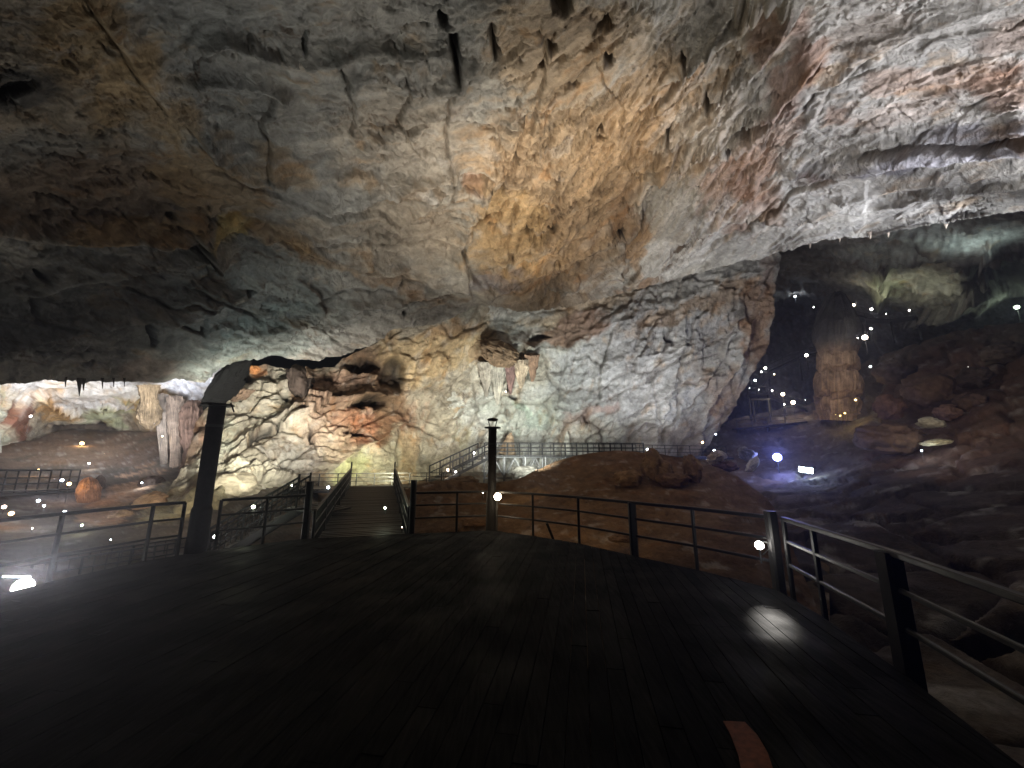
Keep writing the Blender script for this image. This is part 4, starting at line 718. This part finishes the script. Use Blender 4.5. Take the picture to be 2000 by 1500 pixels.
for k in range(nb):
    p, q = w0.lerp(w1, k / nb), w0.lerp(w1, (k + 1) / nb)
    for s in (-1, 1):
        lg.append(p + yx * s); mid = (p + q) / 2 + yx * s
        tr.bar(p + yx * s - V2(0, 0, 1.7), mid - V2(0, 0, .2), .07); tr.bar(q + yx * s - V2(0, 0, 1.7), mid - V2(0, 0, .2), .07); tr.bar(p + yx * s - V2(0, 0, 1.75), q + yx * s - V2(0, 0, 1.75), .07)
tr.build('truss', M_STEEL, t); legs(t, lg, w0.z - 3.2, M_STEEL, .12)
railing('near railing of the raised walkway before the buttress', [w0.lerp(w1, k / 14) - yx for k in range(15)] if yx.y > 0 else [w0.lerp(w1, k / 14) + yx for k in range(15)], group='railings of the raised walkway', sink=.1, h=.98, rail=.09, post=.10, mats=M_COL)
railing('far railing of the raised walkway before the buttress', [w0.lerp(w1, k / 14) + yx for k in range(15)] if yx.y > 0 else [w0.lerp(w1, k / 14) - yx for k in range(15)], group='railings of the raised walkway', sink=.1, h=.95)
w2 = at(1420, 893, 38)
t = empty('walkway', w1, 'far end of the raised walkway passing behind the dirt mound', 'walkway'); plankway(t, w1, w2, 1.7, M_STEEL, board=.4); stringers(t, w1, w2, 1.7)
railing('thin railing of the walkway passing behind the dirt mound', [w1.lerp(w2, k / 7) for k in range(8)], sink=.1, group='railings behind the mound')
# walkways and stairs with railings in the dark right chamber
def farwalk(label, pts, wd=2.0):
    pts = [at(*p) for p in pts]; t = empty('far_walkway', pts[0], label, 'walkway', 'stairs and walkways of the right chamber')
    g = MB()
    for a, b in zip(pts, pts[1:]): g.bar(a, b, wd, .15)
    g.build('boards', M_METAL, t)
    for z, w_, nm in ((1, .1, 'top_rail'), (.5, .06, 'mid_rail')):
        g = MB()
        for a, b in zip(pts, pts[1:]): g.bar(a + V2(0, 0, z), b + V2(0, 0, z), w_)
        g.build(nm, M_STEEL, t)
    for a, b in zip(pts, pts[1:]):
        n = max(2, int((b - a).length / 1.6))
        for k in range(n): p = a.lerp(b, k / n); MB().bar(p, p + V2(0, 0, 1), .09).build('post', M_STEEL, t)
    for p in pts: MB().bar(p, p - V2(0, 0, 3), .2).build('leg', M_METAL, t)
farwalk('lowest level walkway with railing below the lamps of the right chamber', [(1440, 838, 50), (1500, 832, 52), (1570, 826, 53)])
farwalk('middle stair with railing beside the warm lamps of the right chamber', [(1462, 775, 56), (1500, 770, 56), (1530, 785, 56), (1575, 800, 56)])
farwalk('upper stair climbing behind the stalagmite tower', [(1478, 755, 60), (1500, 728, 62), (1560, 700, 63), (1600, 690, 64)])
farwalk('topmost walkway crossing below the lit hanging rock', [(1640, 612, 72), (1690, 625, 72), (1740, 628, 72), (1790, 620, 72)])
# small frame structure there
b = at(1488, 808, 53); t = empty('gate_frame', b, 'small pale frame standing on the lowest walkway of the right chamber', 'gate')
for s in (-1, 1): MB().bar(b + V2(s * .9, 0, -1), b + V2(s * .9, 0, 1.6), .16).build('post', M_STEEL, t)
MB().bar(b + V2(-1.1, 0, 1.68), b + V2(1.1, 0, 1.68), .2).build('lintel', M_STEEL, t)
# strip on the deck, leaning stick
pts = [at_z(u, v, .0) for u, v in [(1413, 1412), (1455, 1414), (1480, 1440), (1500, 1475), (1515, 1520), (1450, 1520), (1443, 1480), (1428, 1440)]]
build('orange_strip', [(p.x, p.y, .012) for p in pts] + [(p.x, p.y, .006) for p in pts], [tuple(range(8))[::-1]] + [tuple(range(8, 16))] + [(i, (i+1) % 8, (i+1) % 8 + 8, i + 8) for i in range(8)], M_ORANGE)
tag(bpy.data.objects['orange_strip'], 'rust orange curved strip lying on the dark deck boards', 'mat')
p = at_z(1083, 1062, -.5); MB().bar(at(1068, 1022, 9.2), at(1084, 1062, 9.3), .12, .05).build('stake', M_COL); tag(bpy.data.objects['stake'], 'short dark stake leaning just outside the rail right of the central column', 'stake')

# ---------------------------------------------------------------- lamps
WARM, COOL, WH, GRN, BLU, AMB = (1, .80, .55), (.80, .90, 1), (1, .95, .88), (.9, 1, .72), (.25, .3, 1), (1, .6, .25)
GLOW = 1.0
def lamp(u, v, r_, px, c, label, s=30, group=None, power=0, size=.1, name='lamp', aim=None, cone=150, blend=.6):
    p = at(u, v, r_); rad = pxm(r_, .30 * px ** 1.3) * fz(u, v); t = empty(name, p, label, 'lamp', group)
    d = (Vector((0, 0, EYE)) - p).normalized()
    MB().lathe(p, [(rad * .3, -rad * .5), (rad * .8, -rad * .3), (rad, 0), (rad * .8, rad * .45), (rad * .3, rad * .65)], 12, ax=d).build('lens', glow_mat(c, s), t, True)
    MB().lathe(p - d * rad * .55, [(rad * .5, -rad * 1.0), (rad * 1.0, -rad * .8), (rad * 1.12, rad * .4), (rad * 1.0, rad * .4)], 12, ax=d).build('housing', M_HOUSE, t)
    MB().bar(p - d * rad * 1.3, p - d * rad * 1.3 - V2(0, 0, rad * 2.5 + (1.1 if r_ > 25 else .1)), max(rad * .3, .02)).build('stem', M_HOUSE, t)
    if not power and px >= 2.5: power = .02 * px * r_ ** 1.6 * GLOW
    if power: spot(p + d * rad * 1.2, aim, power, c, cone, blend, size)
    return t
def spot(p, aim, power, c, cone=150, blend=.6, size=.15, name='lamp_or_fill_light'):
    if aim is None:
        l = bpy.data.lights.new(name, 'POINT'); l.shadow_soft_size = size
    else:
        l = bpy.data.lights.new(name, 'SPOT'); l.spot_size = R(cone); l.spot_blend = blend; l.shadow_soft_size = size
    l.energy = power; l.color = c[:3]; o = bpy.data.objects.new(name, l); link(o); o.location = p
    if aim is not None: o.rotation_euler = (Vector(aim) - Vector(p)).to_track_quat('-Z', 'Y').to_euler()
    return o
# visible lamps of the deck and walks, a reflection made as a glow among them
lamp(45, 1146, 9.3, 20, WH, 'very bright white floodlight outside the left end of the deck rail', 60, power=2000, name='floodlight', aim=(0, 0, 2.6), cone=32, blend=1)
lamp(972, 970, 9.75, 11, WARM, 'warm floodlight on the right side of the central column', 60, power=6, name='floodlight', aim=at(1000, 1000, 14), cone=100)
lamp(943, 963, 9.8, 2.4, WH, 'tiny white lamp on the left side of the central column')
p = at(1483, 1065, 6.35)
CL = lamp(1483, 1065, 6.55, 12, WH, 'white floodlight on the corner post of the deck rail', 60, power=190, name='floodlight', size=.04, aim=at_z(1506, 1205, 0), cone=24, blend=1.0)
LP = at(1483, 1065, 6.6); MB().bar(LP + V2(.03, 0, .05), V2(3.46, 5.5, LP.z + .05), .03).build('arm', M_METAL, CL); MB().bar(LP + V2(.03, 0, -.12), V2(3.46, 5.5, LP.z - .02), .02).build('strut', M_METAL, CL)
spot(at(1490, 1062, 6.2), None, 5, (1, .96, .88), size=.03)
lamp(1047, 927, 22.5, 7, WH, 'white floodlight between the central column and the mound crest', 60, power=0, name='floodlight')
lamp(752, 992, 12.0, 4, GRN, 'small greenish lamp on the right railing of the walkway')
lamp(785, 1030, 10.2, 2.2, WARM, 'tiny warm glowing piece imitating a reflection at the near end of the walkway right railing')  # small emitter stands in for a reflection, no lamp here
lamp(641, 952, 19.2, 5, COOL, 'cool glowing spot low at the far left end of the walkway', power=0)  # small cool emitter at the walkway's far end
lamp(495, 990, 13.5, 6, GRN, 'greenish white lamp under the sloping rail of the descending stairs', power=25)
lamp(570, 948, 14.5, 3, GRN, 'small greenish lamp near the top of the descending stairs')
lamp(420, 1048, 13.5, 6, WH, 'white lamp at the foot of the descending stairs', power=20)
lamp(925, 885, 30, 5, WH, 'white lamp on the upper half of the climbing stairs', power=80, size=.2)
lamp(875, 918, 28.6, 5, WARM, 'warm lamp on the lower half of the climbing stairs', power=80, size=.2)
lamp(890, 922, 28.8, 4, WH, 'white lamp lighting the lowest treads of the climbing stairs')
lamp(988, 765, 35.2, 2.6, WARM, 'tiny warm lamp under the drip curtains on the wall')
lamp(1265, 878, 33, 5, COOL, 'flat white lamp at the far end of the raised walkway')
lamp(1372, 864, 36, 4, AMB, 'small orange lamp at the foot of the buttress')
lamp(1398, 848, 38, 3, COOL, 'small cool lamp right of the orange one at the buttress foot')
lamp(1395, 880, 34, 4, COOL, 'flat cool lamp above the pale white block')
lamp(1370, 912, 34, 2, COOL, 'faint lamp behind the pale white block')
lamp(1518, 893, 34, 12, BLU, 'blue lamp right of the tilted grey block', 20, power=4500, size=.2, aim=(0, 0, 3.0), cone=12, blend=1)
spot(at(1518, 897, 33.2), None, 330, BLU, size=.2)
# tube lamp, then a glowing bar imitating glare
a, b = at(1560, 916, 33), at(1588, 920, 33); t = empty('tube_lamp_or_glare', a, 'short white tube lamp right of the blue lamp', 'lamp'); MB().tube([a, b], .17).build('tube', glow_mat((.75, .92, 1), 25), t); MB().bar(a - V2(.1, -.15, .18), b - V2(-.1, -.15, .18), .2, .1).build('housing', M_HOUSE, t)
spot(a.lerp(b, .5) - V2(0, .5, 0), None, 60, (.5, .7, 1), size=.3)
a, b = at(5, 1126, 9.8), at(60, 1127, 9.8); t = empty('tube_lamp_or_glare', a, 'thin white glowing bar imitating glare just above the very bright left floodlight', 'lamp'); MB().tube([a, b], .012).build('tube', glow_mat((.85, .9, 1), 12), t); MB().bar(a + V2(0, .02, -.03), b + V2(0, .02, -.03), .03).build('housing', M_HOUSE, t)  # added glowing bar imitates a line of glare, no tube there
for (u, v, r_, px, c, lab) in [(22, 1003, 24, 7, AMB, 'larger orange lamp of the pair at the far left edge'), (8, 990, 25, 6, (1, .75, .6), 'smaller pinkish lamp of the pair at the far left edge'), (75, 978, 25, 5, COOL, 'cool lamp left of the second cool one in the left chamber'), (86, 988, 24, 4, COOL, 'smaller cool lamp right beside the first in the left chamber'),
                               (126, 1000, 24, 5, COOL, 'bluish lamp below and left of the squat orange stalagmite'), (121, 938, 31, 5, (.7, .8, 1), 'bluish lamp at the right end of the far left walkway'), (135, 945, 29.5, 6, AMB, 'orange lamp lighting the squat stalagmite'), (60, 813, 46, 4, WH, 'star bright lamp on the dark red rock of the left chamber'),
                               (160, 1026, 22, 4, GRN, 'greenish lamp behind the left end of the deck rail'), (63, 1032, 22, 2.5, WH, 'dull white lamp low at the far left'), (174, 905, 40, 3.5, WH, 'lone white lamp above the squat orange stalagmite'), (277, 943, 31, 3, COOL, 'small cool lamp near the dark brown rock of the left chamber'),
                               (216, 1054, 18, 2.4, COOL, 'tiny cool lamp below the small round tan rock'), (160, 866, 50, 6, AMB, 'amber lamp grazing the far floor of the left chamber'), (205, 887, 46, 3, AMB, 'small amber lamp nearer on the far floor of the left chamber'), (75, 918, 38, 4, AMB, 'amber lamp low above the far left walkway'), (317, 852, 38, 2.5, WARM, 'tiny warm lamp under the bulbous hanging dripstone')]:
    lamp(u, v, r_, px, c, lab, 14 if c is AMB else 30)
GF = 'lamps along the stairs of the right chamber'
for (u, v, r_, px, c, lab) in [(1553, 579, 74, 4, COOL, 'leftmost of the three white lamps high in the right chamber'), (1578, 566, 74, 4, COOL, 'middle of the three white lamps high in the right chamber'), (1593, 556, 74, 2.4, COOL, 'smallest and highest of the three white lamps in the right chamber'), (1589, 600, 72, 2.2, WH, 'lone tiny lamp under the three high white lamps'),
                               (1667, 596, 66, 5, WARM, 'warm lamp right of the top of the stalagmite tower'), (1702, 604, 66, 4.5, WH, 'white lamp at the foot of the lit hanging rock'), (1731, 613, 66, 1.6, WH, 'faint lamp right of the white one under the hanging rock'), (1776, 606, 66, 3, WH, 'single white lamp on the right end of the top walkway'),
                               (1689, 659, 48, 8, (1, .85, .7), 'brightest peach lamp right of the stalagmite tower'), (1701, 642, 48.5, 4, WH, 'white lamp just above the brightest peach lamp'), (1675, 660, 48.5, 2.2, WH, 'tiny lamp touching the left of the brightest peach lamp'), (1575, 694, 48, 5.5, (1, .88, .7), 'peach lamp alone left of the stalagmite tower'), (1495, 719, 58, 4.5, WH, 'white lamp nearest the buttress edge at its widest'),
                               (1487, 726, 58, 3, WH, 'small lamp touching the white one by the buttress edge'), (1512, 731, 58, 2.6, WARM, 'small warm lamp right of the white pair by the buttress'), (1475, 743, 57, 4, COOL, 'cool lamp below the white pair by the buttress'), (1464, 758, 57, 2, COOL, 'lowest small lamp on the left of the upper stair'),
                               (1482, 761, 57, 1.8, WH, 'faint lamp in the row above the middle stair, left'), (1508, 763, 57, 2.8, WH, 'small white lamp in the row above the middle stair, right'), (1529, 770, 54, 6, WARM, 'large warm lamp on the middle stair, left of two'), (1549, 786, 54, 6.5, WARM, 'largest warm lamp on the middle stair, right of two'), (1532, 790, 54, 2.6, WH, 'small white lamp between the two warm ones'),
                               (1573, 781, 54, 1.5, WH, 'faint lamp right of the largest warm lamp')]:
    lamp(u, v, r_, px, c, lab, 25, GF)
for (u, v, r_, px, c, lab) in [(1671, 781, 46, 4, (1, .72, .3), 'amber spot at the right foot of the stalagmite tower'), (1650, 807, 45, 3.5, (1, .7, .2), 'amber spot below the stalagmite tower, right of two'), (1641, 812, 45, 3.2, (1, .7, .2), 'amber spot below the stalagmite tower, left of two'), (1632, 810, 45, 1.4, (1, .7, .2), 'tiny amber spot furthest left below the tower'),
                               (1800, 880, 32, 3.6, (.8, .9, 1), 'bluish white lamp under the pale slab on the right slope'), (1891, 717, 50, 2, WH, 'tiny lamp above the dim angular boulder'), (1700, 716, 47, 5, (.3, .32, .32), 'dull grey lamp beside the stalagmite tower tiers'), (1986, 600, 70, 7, (.8, 1, .75), 'greenish oval lamp at the right edge of the view')]:
    lamp(u, v, r_, px, c, lab, 8)
# ---------------------------------------------------------------- light thrown by the cave's lamps, plus added fill spots with no lamp
K = 1.5
def beam(u, v, r_, tu, tv, tr, power, c, cone=70, blend=.9, size=2.2): return spot(at(u, v, r_), at(tu, tv, tr), power * K, c, cone, blend, size)
beam(1050, 1000, 14, 1090, 380, 26, 9000, (1, .85, .66), 72, size=1.0)          # warm flood on the ochre ceiling
beam(1180, 940, 18, 1060, 150, 18, 3200, (1, .92, .80), 80)
beam(120, 1040, 14, 350, 200, 18, 330, (1, .95, .85), 100)  # added dim fill for the upper left ceiling, no such lamp
beam(560, 1040, 12, 680, 130, 18, 900, (.96, 1, .97), 70)
beam(850, 1000, 14, 850, 380, 26, 3600, (1, .95, .86), 66, size=1.2)
beam(1450, 1000, 18, 1440, 430, 28, 12000, (1, .93, .88), 62, size=1.2)
beam(1950, 1120, 13, 1780, 130, 18, 2600, (1, .96, .97), 62)  # added soft front fill on the right ceiling, source unseen
beam(2400, 760, 18, 1850, 200, 20, 6500, (.96, .95, 1), 74)           # cool flood on the right ceiling
beam(2250, 700, 26, 1800, 430, 30, 11000, (.90, .92, 1), 60)
beam(1047, 900, 21, 1030, 800, 36, 8500, (.94, 1, .92), 70, size=.5)
beam(900, 900, 24, 900, 760, 36, 4500, (1, .95, .85), 80, size=.5)
beam(1300, 860, 28, 1280, 680, 39, 5500, (1, .98, .95), 100)
beam(760, 930, 24, 740, 880, 33, 2600, (1, 1, .70), 90, size=.4)
beam(540, 940, 18, 470, 800, 30, 7500, (1, .98, .86), 62, size=.4)
beam(640, 960, 20, 660, 760, 31, 4500, (1, .92, .82), 70, size=.4)
beam(450, 980, 19, 560, 640, 27, 900, (.85, 1, .98), 70)
beam(300, 840, 30, 200, 750, 46, 15000, (.88, .91, 1), 80)
beam(100, 870, 40, 200, 800, 54, 2300, (1, .93, .72), 90)
beam(135, 940, 28, 172, 965, 30, 150, (1, .6, .35), 80)
beam(340, 1020, 19, 310, 990, 25, 900, (1, .85, .62), 80)
beam(985, 968, 9.6, 1120, 975, 16, 260, (1, .72, .42), 110)            # column flood on the mound
beam(1900, 540, 50, 1880, 470, 50, 450, (.88, 1, .95), 120)
beam(1700, 625, 62, 1780, 540, 66, 600, (.95, 1, .8), 110)
beam(1650, 825, 40, 1636, 770, 50, 500, (1, .78, .55), 60)
beam(1780, 860, 26, 1830, 760, 42, 800, (1, .78, .62), 90)  # added soft fill to brighten the boulder slope
beam(1800, 884, 31.5, 1825, 840, 35, 40, (.95, 1, .7), 90)
# ---------------------------------------------------------------- damp air of the cave
HZ = 0.0019
if HZ:
    m = bpy.data.materials.new('damp_air'); m.use_nodes = True; t = m.node_tree; t.nodes.clear(); o = t.nodes.new('ShaderNodeOutputMaterial'); v = t.nodes.new('ShaderNodeVolumePrincipled')
    v.inputs['Color'].default_value = (.8, .82, 1, 1); v.inputs['Density'].default_value = HZ; v.inputs['Anisotropy'].default_value = .7; t.links.new(v.outputs[0], o.inputs['Volume'])
    a, b = (-150, -30, -25), (150, 130, 75); vs_ = [(x, y, z) for z in (a[2], b[2]) for y in (a[1], b[1]) for x in (a[0], b[0])]
    h_ = build('haze', vs_, [(0, 2, 3, 1), (4, 5, 7, 6), (0, 1, 5, 4), (2, 6, 7, 3), (0, 4, 6, 2), (1, 3, 7, 5)], m); h_['kind'] = 'stuff'
